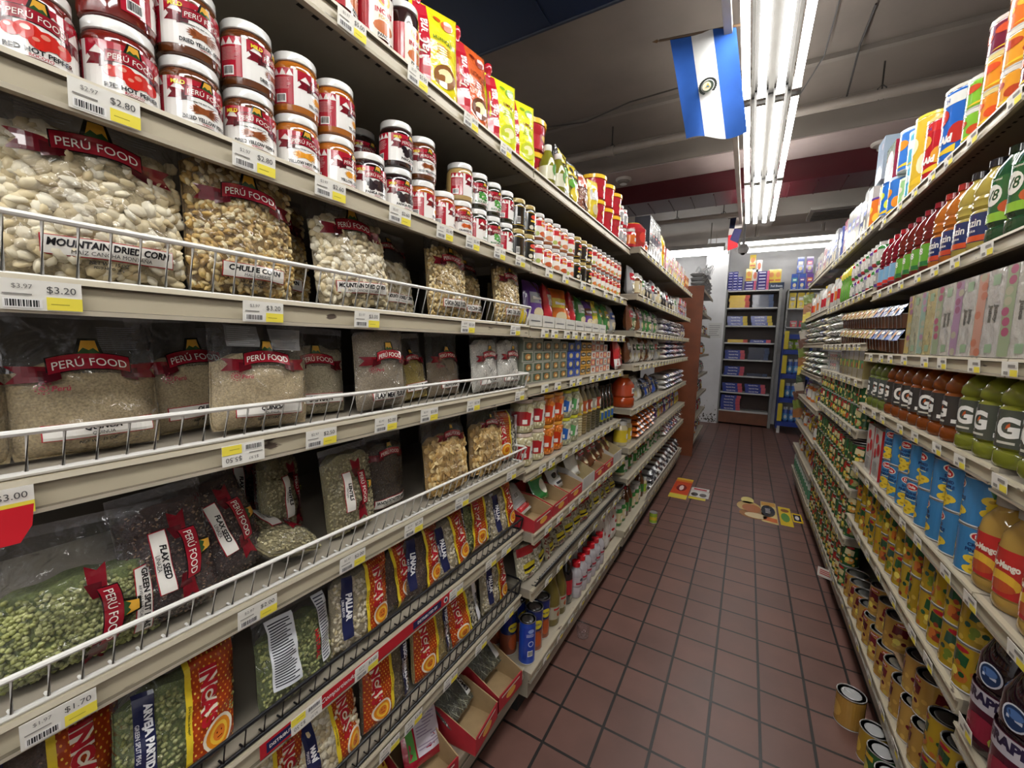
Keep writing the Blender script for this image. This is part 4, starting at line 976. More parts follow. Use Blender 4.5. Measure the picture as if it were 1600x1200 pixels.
def assort(tag_, y0, y1, x, z, yaw, where, items, group, tiers=1, dz=0, seed=1, lean=-4, gap=.004, jit=8, kind=None):
    # items: (maker function, colour a, colour b, width, height, noun, category)
    r = random.Random(seed); y = y0; i = 0
    while y < y1 and i < 34:
        it = items[i % len(items)] if seed < 0 else r.choice(items); mkf, a, b, W, H, noun, cat = it
        if y + W > y1 + .02: break
        key = f'{mkf.__name__}{a}{b}{W}{H}{noun}'
        for t in range(tiers):
            th = ('' if tiers == 1 else f', layer {["one", "two", "three", "four", "five", "six"][t]}')
            lab = f'{cname(a, b)} {noun}, {ORD[i]} from near end{th}, {where}'
            place(key, mkf(a, b, W, H), (x + r.uniform(-.006, .006), y + W / 2, z + t * (dz or H)), yaw + r.uniform(-jit, jit), lab, cat, group, lean=lean if tiers == 1 else 0)
        y += W + gap; i += 1
def m_bag(a, b, W, H): return soft(a, b, W=W, H=H, T=.05)
def m_box(a, b, W, H): return bx(a, b, W=W, H=H)
def m_jar(a, b, W, H): return bottle([(W * .44, 0, CL[a]), (W * .48, .006), (W * .48, H * .75), (W * .36, H * .86)], 'glassy', (W * .4, H * .84, H, CL['white']), (W * .485, H * .15, H * .65, CL[b]), lambda q: q.rect(-W * .2, H * .3, W * .2, H * .5, 'e0ddd5', 1), 14, 'jar', False)
def m_can(a, b, W, H): return can(W * .48, H, [(0, CL[a]), (.3, CL[b]), (.62, CL[a])], None, 14, parts=False)
def m_bot(a, b, W, H): return bottle([(W * .4, 0, CL[a]), (W * .46, .006), (W * .46, H * .6), (W * .3, H * .78), (W * .17, H * .86), (W * .17, H * .93)], 'glassy', (W * .2, H * .9, H, CL['red' if b != 'red' else 'yellow']), (W * .47, H * .2, H * .5, CL[b]), None, 14, 'bottle', False)
def m_lie(a, b, W, H): return lying(W, .16, H, [CL[a], CL[b]], 1, {.046: 'rice_bag', .045: 'flat_snack_bag', .04: 'roll_pack'}.get(H, 'flat_pack'))

# ================================================================== LEFT, second section
g2 = 'jars on the second left section'
ir = [jar(incared(), r=.0335, h=.092, content='9a5a34', lid='c9c6c0', n=16), jar(incared('c2242c', 'b5522c'), r=.0335, h=.092, content='8a4a2c', lid='c9c6c0', n=16)]
run('ired', ir, [1.338 + .072 * i for i in range(5)], -.69, 1.6095, L - 4, 'small red and white labelled jar, silver lid', 'jar', g2, 2, .0925, jit=22)
run('gold', gj, [1.70 + .073 * i for i in range(3)], -.69, 1.6095, L, 'black labelled gold-lid jar among the red ones', 'jar', g2, 2, .0935, jit=25)
ir2 = jar(incared('b41e2a', 'd07a3a'), r=.034, h=.096, content='b0482c', lid='8a8782', n=16)
run('ired2', ir2, [1.92 + .07 * i for i in range(7)], -.69, 1.6095, L, 'orange and red labelled sauce jar, farther group', 'jar', g2, 2, .0965, jit=15)
# card trays and pouches
def celltray():
    m = MB(); m.box(-.052, .052, -.07, .07, 0, .002, 'b8aa8c', 'card'); m.box(-.052, .052, -.07, -.068, 0, .042, 'c9c6be', 'card'); m.box(-.052, -.05, -.07, .07, 0, .03, 'a89a7c', 'card'); m.box(.05, .052, -.07, .07, 0, .03, 'a89a7c', 'card')
    m.box(-.052, .052, .068, .07, 0, .12, 'a89a7c', 'card'); a = Art(); a.rect(-.035, .018, .035, .022, '5a5a60', 1); lay(m, a, flat(-.07)); return m.build('display_tray')
run('cells', celltray, [1.275 + .107 * i for i in range(8)], -.715, 1.3995, L, 'white front card tray', 'tray', 'white card trays under the bright pouches', where='below bright pouches')
m = MB(); m.grid([[(0, 0, 0), (.16, 0, 0)], [(.0, .01, .15), (.10, .01, .13)]], 'a4946c', 'card'); o = m.build('cardboard_flap'); o.location = (-.82, 1.225, 1.4015); tag(o, 'brown cardboard flap standing between the cancha corn and the purple pouch', 'cardboard')
pz = 1.403
for k, a, b, W, H, y, d, lab in (('po1', 'purple', 'silver', .12, .165, 1.36, -4, 'purple pouch with silver window, nearest bright pouch'), ('po2', 'red', 'white', .10, .17, 1.475, 20, 'red pouch leaning between purple and orange ones'), ('po3', 'orange', 'yellow', .13, .165, 1.575, -15, 'large orange pouch, nearer of the orange ones'), ('po4', 'orange', 'red', .09, .12, 1.66, 15, 'small orange pouch in the white card trays'), ('po2', 'red', 'white', .10, .17, 1.72, 24, 'red pouch leaning right of the orange ones'), ('po5', 'green', 'white', .10, .16, 1.83, 0, 'pale green pouch standing upright, rounded top'), ('po6', 'purple', 'brown', .09, .15, 1.93, -18, 'dark purple pouch leaning, farther one'), ('po7', 'yellow', 'lime', .09, .16, 2.01, -10, 'bright yellow pouch beside two green pouches'), ('po8', 'green', 'yellow', .11, .16, 2.11, 12, 'dark green pouch after the yellow one'), ('po8', 'green', 'yellow', .11, .16, 2.22, 4, 'dark green pouch, second after the yellow one'), ('po9', 'silver', 'blue', .11, .16, 2.33, 0, 'silver and blue pouch at the section end')):
    place(k, soft(a, b, W=W, H=H, T=.055), (-.70, y, pz), L + d, lab, 'pouch', lean=-6)
place('lemon', soft('yellow', 'white', W=.06, H=.07, T=.04), (-.68, 1.225, 1.4015), L + 20, 'tiny yellow pouch at the end of the white fence', 'pouch')
# stacked tins
def tin(col, img, frame, W=.076, H=.037, tx=None):
    def art(a, w, h):
        a.rect(-w * .46, h * .06, w * .46, h * .94, frame, 1); a.rect(-w * .4, h * .12, w * .4, h * .88, col, 2); a.disc(w * .02, h * .5, w * .26, h * .3, img, 3, 10); a.disc(w * .08, h * .45, w * .12, h * .14, 'd9c48a', 4, 8)
        if tx: a.rect(-w * .4, h * .3, w * .4, h * .7, '1c1c20', 4); a.text(tx, 0, h * .5, h * .26, 'f0efe8', 5, fit=w * .7)
    return carton(W, .09, H, frame, art, '6f7364', 'fish_tin', 'gloss')
T1 = tin('4d5a48', 'a8743c', '9a9c90'); T2 = tin('2a48a0', 'c4b27a', '2c4a9c', .072, .036); T3 = tin('c9963a', '3a2a20', 'b8862c', .07, .037, 'Caponata'); T4 = tin('d0cec8', 'b0442c', 'c8c5be', .062, .035); T5 = tin('b8382c', 'd9b48a', 'b5a49a', .06, .035)
r = random.Random(4)
def tins(key, mk, ys, n, dz, desc, sk=()):
    run(key, mk, ys, -.70, 1.2015, L, desc, 'tin', 'stacked tins on the second left section', n, dz, jit=3, skip=sk, yj=.004)
tins('tinA', T1, [1.245 + .078 * i for i in range(5)], 5, .0375, 'grey green fish tin', {(4, 4), (2, 4)})
tins('tinB', T2, [1.64 + .074 * i for i in range(2)], 5, .0365, 'blue fish tin', {(0, 4)})
tins('tinC', T3, [1.79 + .072 * i for i in range(2)], 4, .0375, 'mustard and black tin')
tins('tinD', [T4, T5], [1.93 + .063 * i for i in range(5)], 5, .0355, 'white or red fish tin', {(4, 4), (3, 4), (4, 3)})
place('bigred', softpack(.17, .175, .06, 'b01e24', lambda a, W, H: (a.disc(0, H * .62, .028, .028, 'c98a4c', 1, 16), a.disc(0, H * .62, .02, .02, 'b5703a', 2, 14), a.rect(-.02, H * .35, .02, H * .4, 'd9a08a', 2), a.rect(-.085, .0, -.04, .06, 'dddad6', 2))), (-.66, 2.37, 1.2015), L + 8, 'large red pouch with round brown emblem beside the stacked tins', 'pouch', lean=-8)
# jars, oils, soy
ZD2 = .9035
def olivejar(lid, cont, lab, dots):
    def art(a, r, h):
        b, t = .028, h - .042; a.rect(-.1, b, .1, t, lab, 0); a.poly([(-.02, b), (.03, b + .004), (.034, t - .004), (-.012, t)], 'e4e0d8', 1); a.barcode(-.008, b + .012, .024, .016); a.rect(-.05, b + .006, -.032, b + .022, 'e8e4da', 1)
        a.disc(-.01, t + .002, .022, .008, dots, 1)
    def mk():
        root = jar(art, .043, .12, cont, lid, 20)()
        m = MB(); r_ = random.Random(3)
        for i in range(34):
            t = r_.uniform(-1.6, 1.6); z = r_.choice([.012, .02, .086, .094]) + r_.uniform(-.003, .003); m.ball((.041 * math.sin(t), -.041 * math.cos(t), z), .0075, .004, .0075, dots, 'glassy', None, 7, 4)
        m.build('preserved_vegetables', root)['kind'] = 'stuff'; return root
    return mk
jw = olivejar('c9b5a5', 'b8ae86', 'a8242a', 'd6cfae'); jo = olivejar('d9963a', 'b5641c', 'c03a1c', 'd97a2c'); jbl = olivejar('c2c034', '9c9a84', '2c5fae', 'b5b48c'); jgr = olivejar('c2c034', '8c8a6c', '5a9a5c', 'a9a888')
GJ = 'glass jars on the second left section'
run('jw', jw, [1.275, 1.37], -.69, ZD2, L + 10, 'glass jar of white onions with red label', 'jar', GJ, 2, .121)
run('jo', jo, [1.462, 1.552], -.69, ZD2, L + 10, 'glass jar of orange peppers with red label', 'jar', GJ, 2, .121)
place('jbl', jbl, (-.69, 1.642, ZD2), L, 'jar with blue label and lime lid, lower', 'jar', GJ); place('jbl', None, (-.69, 1.642, ZD2 + .121), L, 'jar with blue label and lime lid, upper', 'jar', GJ)
place('jgr', jgr, (-.69, 1.732, ZD2), L, 'jar with green label and lime lid, lower', 'jar', GJ); place('jgr', None, (-.69, 1.732, ZD2 + .121), L, 'jar with green label and lime lid, upper', 'jar', GJ)
def ribbed(c, lab):
    pf = [(.027, 0, c)]
    for i in range(7): pf += [(.0305, .006 + i * .0125), (.0305, .013 + i * .0125), (.0285, .016 + i * .0125)]
    pf += [(.0305, .1), (.0305, .165), (.026, .185), (.012, .212), (.011, .222)]
    return bottle(pf, 'glassy', (.0125, .218, .236, 'b8b2a4'), (.0312, .103, .165, lab), lambda a: (a.disc(.0, .14, .014, .018, 'ddd8c8', 1), a.rect(-.03, .105, .03, .115, 'c9a83a', 1), a.barcode(-.008, .11, .02, .018)), 16, 'sauce_bottle')
rb = [ribbed('b8ab84', 'a89a5c'), ribbed('7c6a44', 'a8502c'), ribbed('5e5438', '8a3a28'), ribbed('4a442e', '9a9688'), ribbed('3d3a2a', 'a0402c')]
for i in range(5): place(f'rib{i}', rb[i], (-.69, 1.822 + .068 * i, ZD2), L, f'{["pale beige", "brown", "dark brown", "grey labelled", "red labelled"][i]} ribbed sauce bottle in the row of five', 'bottle', 'ribbed sauce bottles')
soy = bottle([(.026, 0, '15110e'), (.029, .006), (.029, .12), (.022, .15), (.012, .18), (.012, .2)], 'glassy', (.013, .197, .214, '1c1a1a'), (.0295, .02, .085, '8a8f2c'), lambda a: (a.rect(-.02, .03, .02, .07, '2c5a9c', 1), a.rect(-.025, .07, .025, .08, 'd9d2a0', 1)), 14, 'soy_bottle')
run('soy', soy, [2.16 + .062 * i for i in range(4)], -.69, ZD2, L, 'dark soy sauce bottle with yellow green label, front', 'bottle', 'dark sauce bottles')
run('soy', soy, [2.14 + .062 * i for i in range(4)], -.76, ZD2, L, 'dark soy sauce bottle, back row', 'bottle', 'dark sauce bottles')
run('yj', m_jar('brown', 'cream', .08, .2), [1.5 + .09 * i for i in range(8)], -.82, ZD2, L, 'shadowy jar in the back row behind the bottles', 'jar', 'shadowy back row jars')
# trays of shelf E2
ZE2 = .687; xE = -.66
rt = tray(.15, .2, .075, sl=.6); wt = tray(.16, .2, .1, 'b5b1aa', 'a89870', .55, False)
for k, mk, y, lab in (('rt', rt, 1.29, 'red front card tray at the section corner, nearest'), ('rt', 0, 1.45, 'red front card tray with green bean bag'), ('rt', 0, 1.61, 'red front card tray beside the white one'), ('wt', wt, 1.775, 'white card tray with white packet'), ('rt', 0, 1.935, 'red card tray, fourth red one of the row'), ('rt', 0, 2.09, 'red card tray, farthest red one of the row'), ('wt', 0, 2.255, 'white card tray at the far end of the row')):
    place(k, mk, (xE - .035, y, ZE2), L, lab, 'tray', 'card trays on the second left section')
place('wr', softpack(.12, .12, .03, 'd6d2cc', lambda a, W, H: (a.rect(-.05, .01, .05, .03, 'b5242c', 1), a.lines(-.045, .04, .045, .1, 14, '8a8a8e', 1, .4), a.barcode(-.02, .06, .03, .02))), (-.665, 1.28, ZE2 + .035), L + 5, 'white packet with barcode lying in the nearest red card tray', 'pouch', lean=-45)
place('gb', softpack(.10, .14, .04, '2c7a3c', lambda a, W, H: (a.rect(-.04, .085, .04, .105, 'd9cf3a', 1), a.disc(.01, .05, .022, .03, 'd9d6c4', 1, 14))), (-.665, 1.43, ZE2 + .035), L - 5, 'green bean bag with white oval in the second red tray', 'bag', lean=-32)
place('bk', softpack(.11, .12, .04, 'b8b8b4', lambda a, W, H: (a.disc(-.02, .06, .017, .013, '26262c', 1), a.disc(.022, .06, .017, .013, '26262c', 1), a.rect(-.03, .02, .03, .03, '26262c', 1))), (-.665, 1.58, ZE2 + .035), L, 'grey packet with two black ovals in the third red tray', 'pouch', lean=-30)
place('lg', softpack(.1, .09, .05, 'aebf2c', None), (-.70, 1.58, ZE2 + .105), L + 12, 'crumpled lime yellow packet on top of the grey one', 'pouch', lean=-20, roll=20)
place('wy', softpack(.11, .15, .04, 'dcdad2', lambda a, W, H: (a.disc(-.015, .12, .022, .012, 'c9bf3a', 1), a.disc(.03, .03, .014, .014, 'b5242c', 1))), (-.665, 1.78, ZE2 + .035), L - 6, 'white packet with red spot in the white card tray', 'pouch', lean=-28)
assort('e2', 1.87, 2.36, -.665, ZE2 + .03, L, 'in the red trays', [(m_bag, 'brown', 'orange', .09, .16, 'bag', 'bag'), (m_bag, 'silver', 'black', .09, .15, 'bag', 'bag'), (m_bag, 'brown', 'red', .09, .14, 'bag', 'bag')], 'bags in card trays', seed=5, lean=-30)
# bean bags of shelf F2
fz = .4795
bbn = [bag(.10, .15, .045, .125, 'c9bfa0', (lambda q: lambda a: (a.rect(-.045, .09, .045, .12, 'a8242a', 1), a.text(q, 0, .105, .016, 'f0e8c0', 2, fit=.08), a.rect(-.03, .03, .035, .06, 'd9c634', 1), a.rect(-.03, .038, .035, .046, '1f1f24', 2), a.disc(.0, .015, .02, .008, '7a1c1c', 1)))(t), 'bean', cc, 160, 60 + i) for i, (t, cc) in enumerate((('', ['d9cfae', 'e6dec6']), ('', ['e6e0d0', 'd8ceb4']), ('', ['8a3a2c', 'd9cfae']), ('', ['4a3428', 'c9b58c'])))]
run('fb', bbn, [1.27 + .095 * i for i in range(12)], -.645, fz, L, 'small clear bag of beans, red band', 'bag', 'bean bags behind the criss-cross fence', where='criss-cross fence row', lean=-14, jit=14)
# drinks at the bottom
bz = .1695
def beer(a, r, h):
    a.rect(-.03, .02, .03, h - .02, '1c3c9c', 0); a.disc(0, h * .8, .012, .008, '8aa4dc', 2, 12); a.lines(-.018, h * .66, .018, h * .74, 3, 'c9d4f0', 2); a.disc(0, h * .5, .011, .011, 'b8c8ea', 2, 14); a.disc(0, h * .5, .008, .008, '1c3c9c', 3, 12); a.barcode(-.012, h * .2, .02, .022)
def juic(a, r, h):
    a.rect(-.04, .1, .04, h - .01, '1c2c6c', 0); a.disc(0, h * .66, .022, .018, 'e0cf34', 2, 14); a.text('MORO', 0, h * .66, .008, '1c2c6c', 3, fit=.03); a.disc(0, h * .3, .02, .03, 'b8562c', 2, 14)
bc1 = can(.031, .162, [(0, '1f45a8')], beer, 24, 'c6c6c4', 'drink_can', True, True); bc2 = can(.033, .165, [(0, '8a4a34'), (.5, '22305c')], juic, 24, 'c6c6c4', 'drink_can', True, True)
place('bc1', bc1, (-.632, 1.262, bz), L - 35, 'tall blue drink can, front corner of the bottom shelf', 'can', 'tall drink cans')
for i, (x, y) in enumerate(((-.64, 1.335), (-.645, 1.41), (-.715, 1.265), (-.72, 1.34), (-.79, 1.28))):
    place('bc2', bc2, (x, y, bz), L - 40 + 9 * i, ['tall navy can with yellow badge behind the blue can', 'tall brown can, third along the shelf edge', 'navy can with yellow badge left of the blue can', 'brown and navy can in the second row', 'navy can deepest in the corner shadow'][i], 'can', 'tall drink cans')
glb = bottle([(.035, 0, '8a7a3c'), (.038, .006), (.038, .12), (.03, .15), (.018, .19), (.0145, .24), (.0145, .255)], 'liquid', (.016, .25, .268, '4a4030'), (.0385, .03, .085, 'b0a890'), lambda a: (a.rect(-.03, .07, .03, .078, 'b5242c', 1), a.disc(0, .05, .015, .012, 'a8562c', 1)), 20, 'juice_bottle')
for i, (x, y) in enumerate(((-.645, 1.50), (-.65, 1.585), (-.725, 1.47), (-.73, 1.555))): place('glb', glb, (x, y, bz), L, ['cloudy yellow glass bottle at shelf edge, left', 'cloudy yellow glass bottle at shelf edge, right', 'cloudy yellow bottle in back row, left', 'cloudy yellow bottle in back row, right'][i], 'bottle', 'cloudy yellow glass bottles')
place('dk', m_bot('black', 'red', .07, .23), (-.645, 1.66, bz), L, 'dark bottle with red cap between yellow and clear bottles', 'bottle')
rc = bottle([(.028, 0, 'b0acb0'), (.031, .006), (.031, .045), (.028, .05), (.031, .055), (.031, .105), (.026, .125), (.017, .138), (.016, .145)], 'glassy', (.0195, .143, .168, 'c8202a'), (.0315, .062, .1, 'bdb6ba'), lambda a: (a.rect(-.03, .066, .03, .076, 'b03a4a', 1), a.disc(.0, .088, .012, .007, '4a4a5a', 2)), 18, 'water_bottle')
run('rc', rc, [1.728 + .068 * i for i in range(6)], -.622, bz, L, 'clear bottle with bright red cap', 'bottle', 'clear bottles with red caps', jit=10)
run('rc', rc, [1.74 + .068 * i for i in range(5)], -.69, bz, L, 'clear red-capped bottle, back row', 'bottle', 'clear bottles with red caps', jit=10)
def wrb(a, W, H):
    for q in range(5): a.disc(.02 * (-1) ** q, .03 + .04 * q, .016, .009, 'b5242c', 1, 10)
wr = softpack(.13, .24, .06, 'd9d5d0', wrb, 'foil', 'food_bag')
for i, (y, d) in enumerate(((2.16, 0), (2.27, 8), (2.37, -6))): place('wrb', wr, (-.645, y, bz), L + d, f'white bag with red spots after the red-capped bottles, {ORD[i]}', 'bag', 'white bags with red spots', lean=-4)
# top of the second section
ZT2 = 1.8965
tub = bottle([(.052, 0, 'a31c26'), (.056, .004), (.064, .09), (.064, .1)], 'gloss', (.068, .094, .112, 'e3b52c'), (.0612, .012, .08, 'a81e28'), lambda a: (a.disc(-.01, .055, .03, .018, '8a141c', 1, 16), a.disc(-.01, .056, .02, .011, 'c9a04a', 2, 14), a.text('POLLO', .0, .026, .012, 'efe6da', 2, bold=.04), a.rect(.05, .02, .075, .07, 'c9c4bc', 1), a.lines(.052, .022, .073, .068, 9, '4a4a4a', 2)), 22, 'seasoning_tub')
place('tub', tub, (-.75, 1.37, ZT2), L, 'yellow-lidded red tub, lone one behind the white-capped bottles', 'tub', 'red tubs with yellow lids'); place('tub', None, (-.75, 1.37, ZT2 + .113), L + 20, 'yellow-lidded red tub, topmost behind the white-capped bottles', 'tub', 'red tubs with yellow lids')
oil = bottle([(.028, 0, '8c8a2c'), (.031, .005), (.031, .08), (.018, .11), (.012, .125)], 'liquid', (.0145, .122, .142, 'e6e4de'), (.0315, .02, .065, 'd4d0b8'), lambda a: a.disc(0, .055, .015, .02, '5a8a3c', 1), 16, 'oil_bottle')
place('oil', oil, (-.67, 1.375, ZT2), L, 'oil bottle with white cap, left, beside the last lime pouch', 'bottle', 'white-capped oil bottles'); place('oil', None, (-.665, 1.455, ZT2), L, 'oil bottle with white cap, right, before the clear mayonnaise bag', 'bottle', 'white-capped oil bottles')
mb = bag(.11, .20, .05, .17, 'b5a83c', lambda a: (a.rect(-.05, .13, .05, .185, 'c9b52c', 1), a.disc(-.018, .155, .014, .014, '26262a', 2), a.disc(.018, .155, .014, .014, '26262a', 2), a.disc(0, .06, .03, .03, 'd9c23a', 1), a.disc(-.01, .1, .03, .02, '5f9a3a', 1), a.rect(-.03, .02, .04, .03, 'e8e6dc', 1)), seed=70, back='foil')
place('mb', mb, (-.68, 1.54, ZT2), L + 6, 'clear and yellow bag with two black seals, beside the oil bottles', 'bag', lean=-6); place('mb', None, (-.69, 1.655, ZT2), L - 8, 'clear and yellow bag with two black seals, second one', 'bag', lean=-6)
place('mb2', bag(.10, .19, .05, .16, 'a0562c', lambda a: (a.rect(-.045, .12, .045, .17, 'b8502c', 1), a.disc(0, .06, .03, .03, '7a2c1c', 1)), 'bean', ['8a3a24', 'c9a88c'], 120, 71), (-.68, 1.76, ZT2), L, 'bag of reddish nuts before the red tubs', 'bag', lean=-6)
place('ys', soft('yellow', 'white', W=.07, H=.18), (-.67, 1.84, ZT2), L - 20, 'narrow yellow packet left of the stacked red tubs', 'pouch')
run('tub', tub, [1.93, 2.065, 2.2], -.70, ZT2, L + 12, 'yellow-lidded red tub, front row', 'tub', 'red tubs with yellow lids', 2, .113)
run('sj', m_jar('red', 'silver', .075, .1), [2.30, 2.375], -.68, ZT2, L, 'small red seasoning jar, after the tubs', 'jar', 'small seasoning jars', 2, .101)
# ================================================================== LEFT, far sections
xf = -.645
ZL = [q[0] + .0395 for q in L3]
place('rtub', bottle([(.07, 0, 'a81e24'), (.08, .01), (.085, .12), (.06, .15)], 'gloss', (.05, .15, .158, 'c9a02c'), (.084, .03, .1, '9a2a1c'), lambda a: (a.disc(-.03, .07, .03, .03, 'c43a2c', 1), a.rect(.02, .066, .06, .074, 'd9b07a', 2)), 24, 'food_tub'), (xf - .02, 2.55, ZL[0]), L, 'large red and brown round tub at the step of the top shelf', 'tub')
run('sj2', m_jar('red', 'orange', .075, .1), [2.44, 2.68, 2.76], xf, ZL[0], L, 'small orange and red jar on the far top shelf', 'jar', 'small seasoning jars')
bkb = carton(.085, .1, .14, '1c1a1e', lambda a, w, h: (a.disc(0, h * .55, .03, .03, 'b8b2a4', 1, 16), a.disc(0, h * .55, .022, .022, '2a2420', 2, 14), a.rect(-.028, h * .83, .028, h * .89, 'd9d6cc', 2), a.rect(-.02, h * .2, .02, h * .28, 'b8432c', 1)), '26242a', 'food_box')
run('bkb', bkb, [2.86, 2.95, 3.04, 3.13], xf - .02, ZL[0], L, 'black box with round picture', 'box', 'black boxes on the far top shelf', 2, .141)
place('wtall', soft('white', 'silver', W=.12, H=.27), (xf, 3.26, ZL[0]), L, 'tall white bag right of the stacked black boxes', 'bag'); place('ytall', soft('yellow', 'orange', W=.1, H=.28), (xf, 3.39, ZL[0]), L, 'tall yellow bag right of the tall white bag', 'bag')
run('pyb', [bx('pink', 'yellow', 'white', .085, .06, .2), bx('white', 'pink', 'yellow', .085, .06, .2), bx('cream', 'red', 'yellow', .085, .06, .19)], [3.5 + .09 * i for i in range(12)], xf, ZL[0], L, 'upright pink and yellow box', 'box', 'pink and yellow boxes on the far top shelf', jit=4)
run('orb', bx('orange', 'yellow', 'brown', .08, .06, .16), [4.62, 4.71, 4.8], xf, ZL[0], L, 'upright orange box by the wooden panel', 'box', 'orange boxes by the wooden panel')
BW = [(m_bag, 'white', 'black', .1, .16, 'bag', 'bag'), (m_bag, 'silver', 'red', .1, .17, 'bag', 'bag'), (m_bag, 'white', 'green', .09, .16, 'bag', 'bag'), (m_bag, 'black', 'silver', .1, .15, 'bag', 'bag')]
MIX = BW + [(m_jar, 'brown', 'cream', .085, .14, 'jar', 'jar'), (m_bag, 'brown', 'white', .1, .14, 'bag', 'bag'), (m_bag, 'yellow', 'red', .09, .15, 'bag', 'bag'), (m_bag, 'blue', 'white', .1, .13, 'bag', 'bag')]
assort('l3a', 2.46, 3.62, xf, ZL[1], L, 'far left second shelf', BW + MIX[4:5], 'goods on the far left second shelf', seed=3)
assort('l4a', 3.66, 4.2, xf, ZL[1], L, 'farthest left second shelf', BW, 'goods on the far left second shelf', seed=4)
assort('l4a2', 4.22, 4.82, xf, ZL[1], L, 'beside wooden panel', [(m_box, 'white', 'blue', .08, .055, 'box', 'box'), (m_box, 'red', 'blue', .08, .055, 'box', 'box')], 'low boxes by the wooden panel', tiers=3, seed=6)
assort('l3b', 2.46, 3.4, xf, ZL[2], L, 'far left third shelf', [(m_bag, 'green', 'white', .11, .16, 'bag', 'bag'), (m_bag, 'silver', 'black', .1, .16, 'bag', 'bag'), (m_bag, 'brown', 'red', .09, .16, 'bag', 'bag'), (m_bag, 'yellow', 'red', .1, .16, 'bag', 'bag')], 'goods on the far left third shelf', seed=7)
LIE = [(m_lie, 'white', 'purple', .1, .045, 'flat bag', 'bag'), (m_lie, 'silver', 'blue', .1, .045, 'flat bag', 'bag'), (m_lie, 'white', 'brown', .1, .045, 'flat bag', 'bag'), (m_lie, 'white', 'red', .1, .045, 'flat bag', 'bag')]
assort('l3b2', 3.42, 4.4, xf - .02, ZL[2], L, 'left third shelf', LIE[:3], 'flat bags stacked on the far left shelves', tiers=3, seed=8, lean=0)
assort('l3b3', 4.42, 4.82, xf, ZL[2], L, 'left third shelf end', [(m_bag, 'purple', 'white', .08, .15, 'bag', 'bag'), (m_bag, 'white', 'purple', .08, .15, 'bag', 'bag')], 'purple bags by the panel', seed=9)
assort('l3c', 2.5, 3.5, xf, ZL[3], L, 'far left fourth shelf', BW + [(m_bag, 'brown', 'silver', .1, .17, 'bag', 'bag')], 'goods on the far left fourth shelf', seed=10)
assort('l3c2', 3.52, 4.8, xf - .02, ZL[3], L, 'left fourth shelf', LIE, 'flat bags stacked on the far left shelves', tiers=4, seed=11, lean=0)
juice = bottle([(.062, 0, 'b8481c'), (.07, .01), (.07, .05), (.062, .06), (.066, .07), (.066, .135), (.045, .165), (.026, .18)], 'liquid', (.03, .178, .2, '8a6a3c'), (.067, .07, .135, 'b0482c'), lambda a: (a.rect(-.03, .085, .01, .12, 'ddd8ce', 1), a.barcode(-.025, .09, .03, .025), a.disc(.05, .1, .03, .03, 'ddd6cc', 2)), 24, 'juice_jug')
place('jug', juice, (xf - .01, 2.52, ZL[4]), L, 'large orange plastic jug on the corner of the third section', 'jug')
assort('l3d', 2.62, 3.6, xf, ZL[4], L, 'far left fifth shelf', [(m_bag, 'blue', 'white', .1, .14, 'bag', 'bag'), (m_bag, 'brown', 'white', .1, .16, 'bag', 'bag'), (m_bag, 'white', 'silver', .12, .17, 'bag', 'bag'), (m_bag, 'black', 'blue', .09, .13, 'bag', 'bag')], 'goods on the far left fifth shelf', seed=12, lean=-15)
assort('l3d2', 3.62, 4.8, xf - .02, ZL[4], L, 'left fifth shelf', LIE, 'flat bags stacked on the far left shelves', tiers=3, seed=13, lean=0)
run('pj', m_jar('cream', 'yellow', .09, .15), [2.48, 2.58], xf, ZL[5], L, 'wide glass jar of pale pickles', 'jar', 'pickle jars')
assort('l3e', 2.68, 3.3, xf - .02, ZL[5], L, 'left sixth shelf', [(m_lie, 'orange', 'brown', .1, .04, 'roll pack', 'pack'), (m_lie, 'orange', 'silver', .1, .04, 'roll pack', 'pack')], 'orange roll packs', tiers=4, seed=14, lean=0)
assort('l3e2', 3.35, 4.8, xf, ZL[5], L, 'left sixth shelf', [(m_bag, 'yellow', 'white', .09, .17, 'bag', 'bag'), (m_bag, 'purple', 'white', .1, .17, 'bag', 'bag'), (m_bag, 'orange', 'green', .1, .16, 'bag', 'bag'), (m_bag, 'purple', 'orange', .1, .17, 'bag', 'bag')], 'bright bags on the left sixth shelf', seed=15)
assort('l3f', 2.46, 3.7, xf, ZL[6], L, 'left seventh shelf', [(m_jar, 'green', 'white', .07, .12, 'jar', 'jar'), (m_jar, 'cream', 'green', .075, .11, 'jar', 'jar'), (m_jar, 'brown', 'green', .075, .12, 'jar', 'jar')], 'jars on the left seventh shelf', seed=16, lean=0)
assort('l3f2', 3.75, 4.8, xf - .02, ZL[6], L, 'left seventh shelf', LIE, 'flat bags stacked on the far left shelves', tiers=3, seed=17, lean=0)
assort('l3g', 2.46, 3.2, xf, ZL[7], L, 'left bottom shelf', [(m_jar, 'green', 'cream', .08, .13, 'jar', 'jar'), (m_bot, 'brown', 'green', .08, .2, 'bottle', 'bottle'), (m_jar, 'cream', 'lime', .08, .12, 'jar', 'jar')], 'jars on the left bottom shelf', seed=18, lean=0)
assort('l3g2', 3.25, 4.8, xf - .02, ZL[7], L, 'left bottom shelf', [(m_lie, 'silver', 'black', .14, .05, 'flat bag', 'bag'), (m_lie, 'white', 'brown', .14, .05, 'flat bag', 'bag')], 'flat bags on the left bottom shelf', tiers=3, seed=19, lean=0)
place('gcan', m_can('lime', 'yellow', .06, .08), (-.535, 3.15, 0), L, 'small yellow green can standing on the floor under the left shelves', 'can')
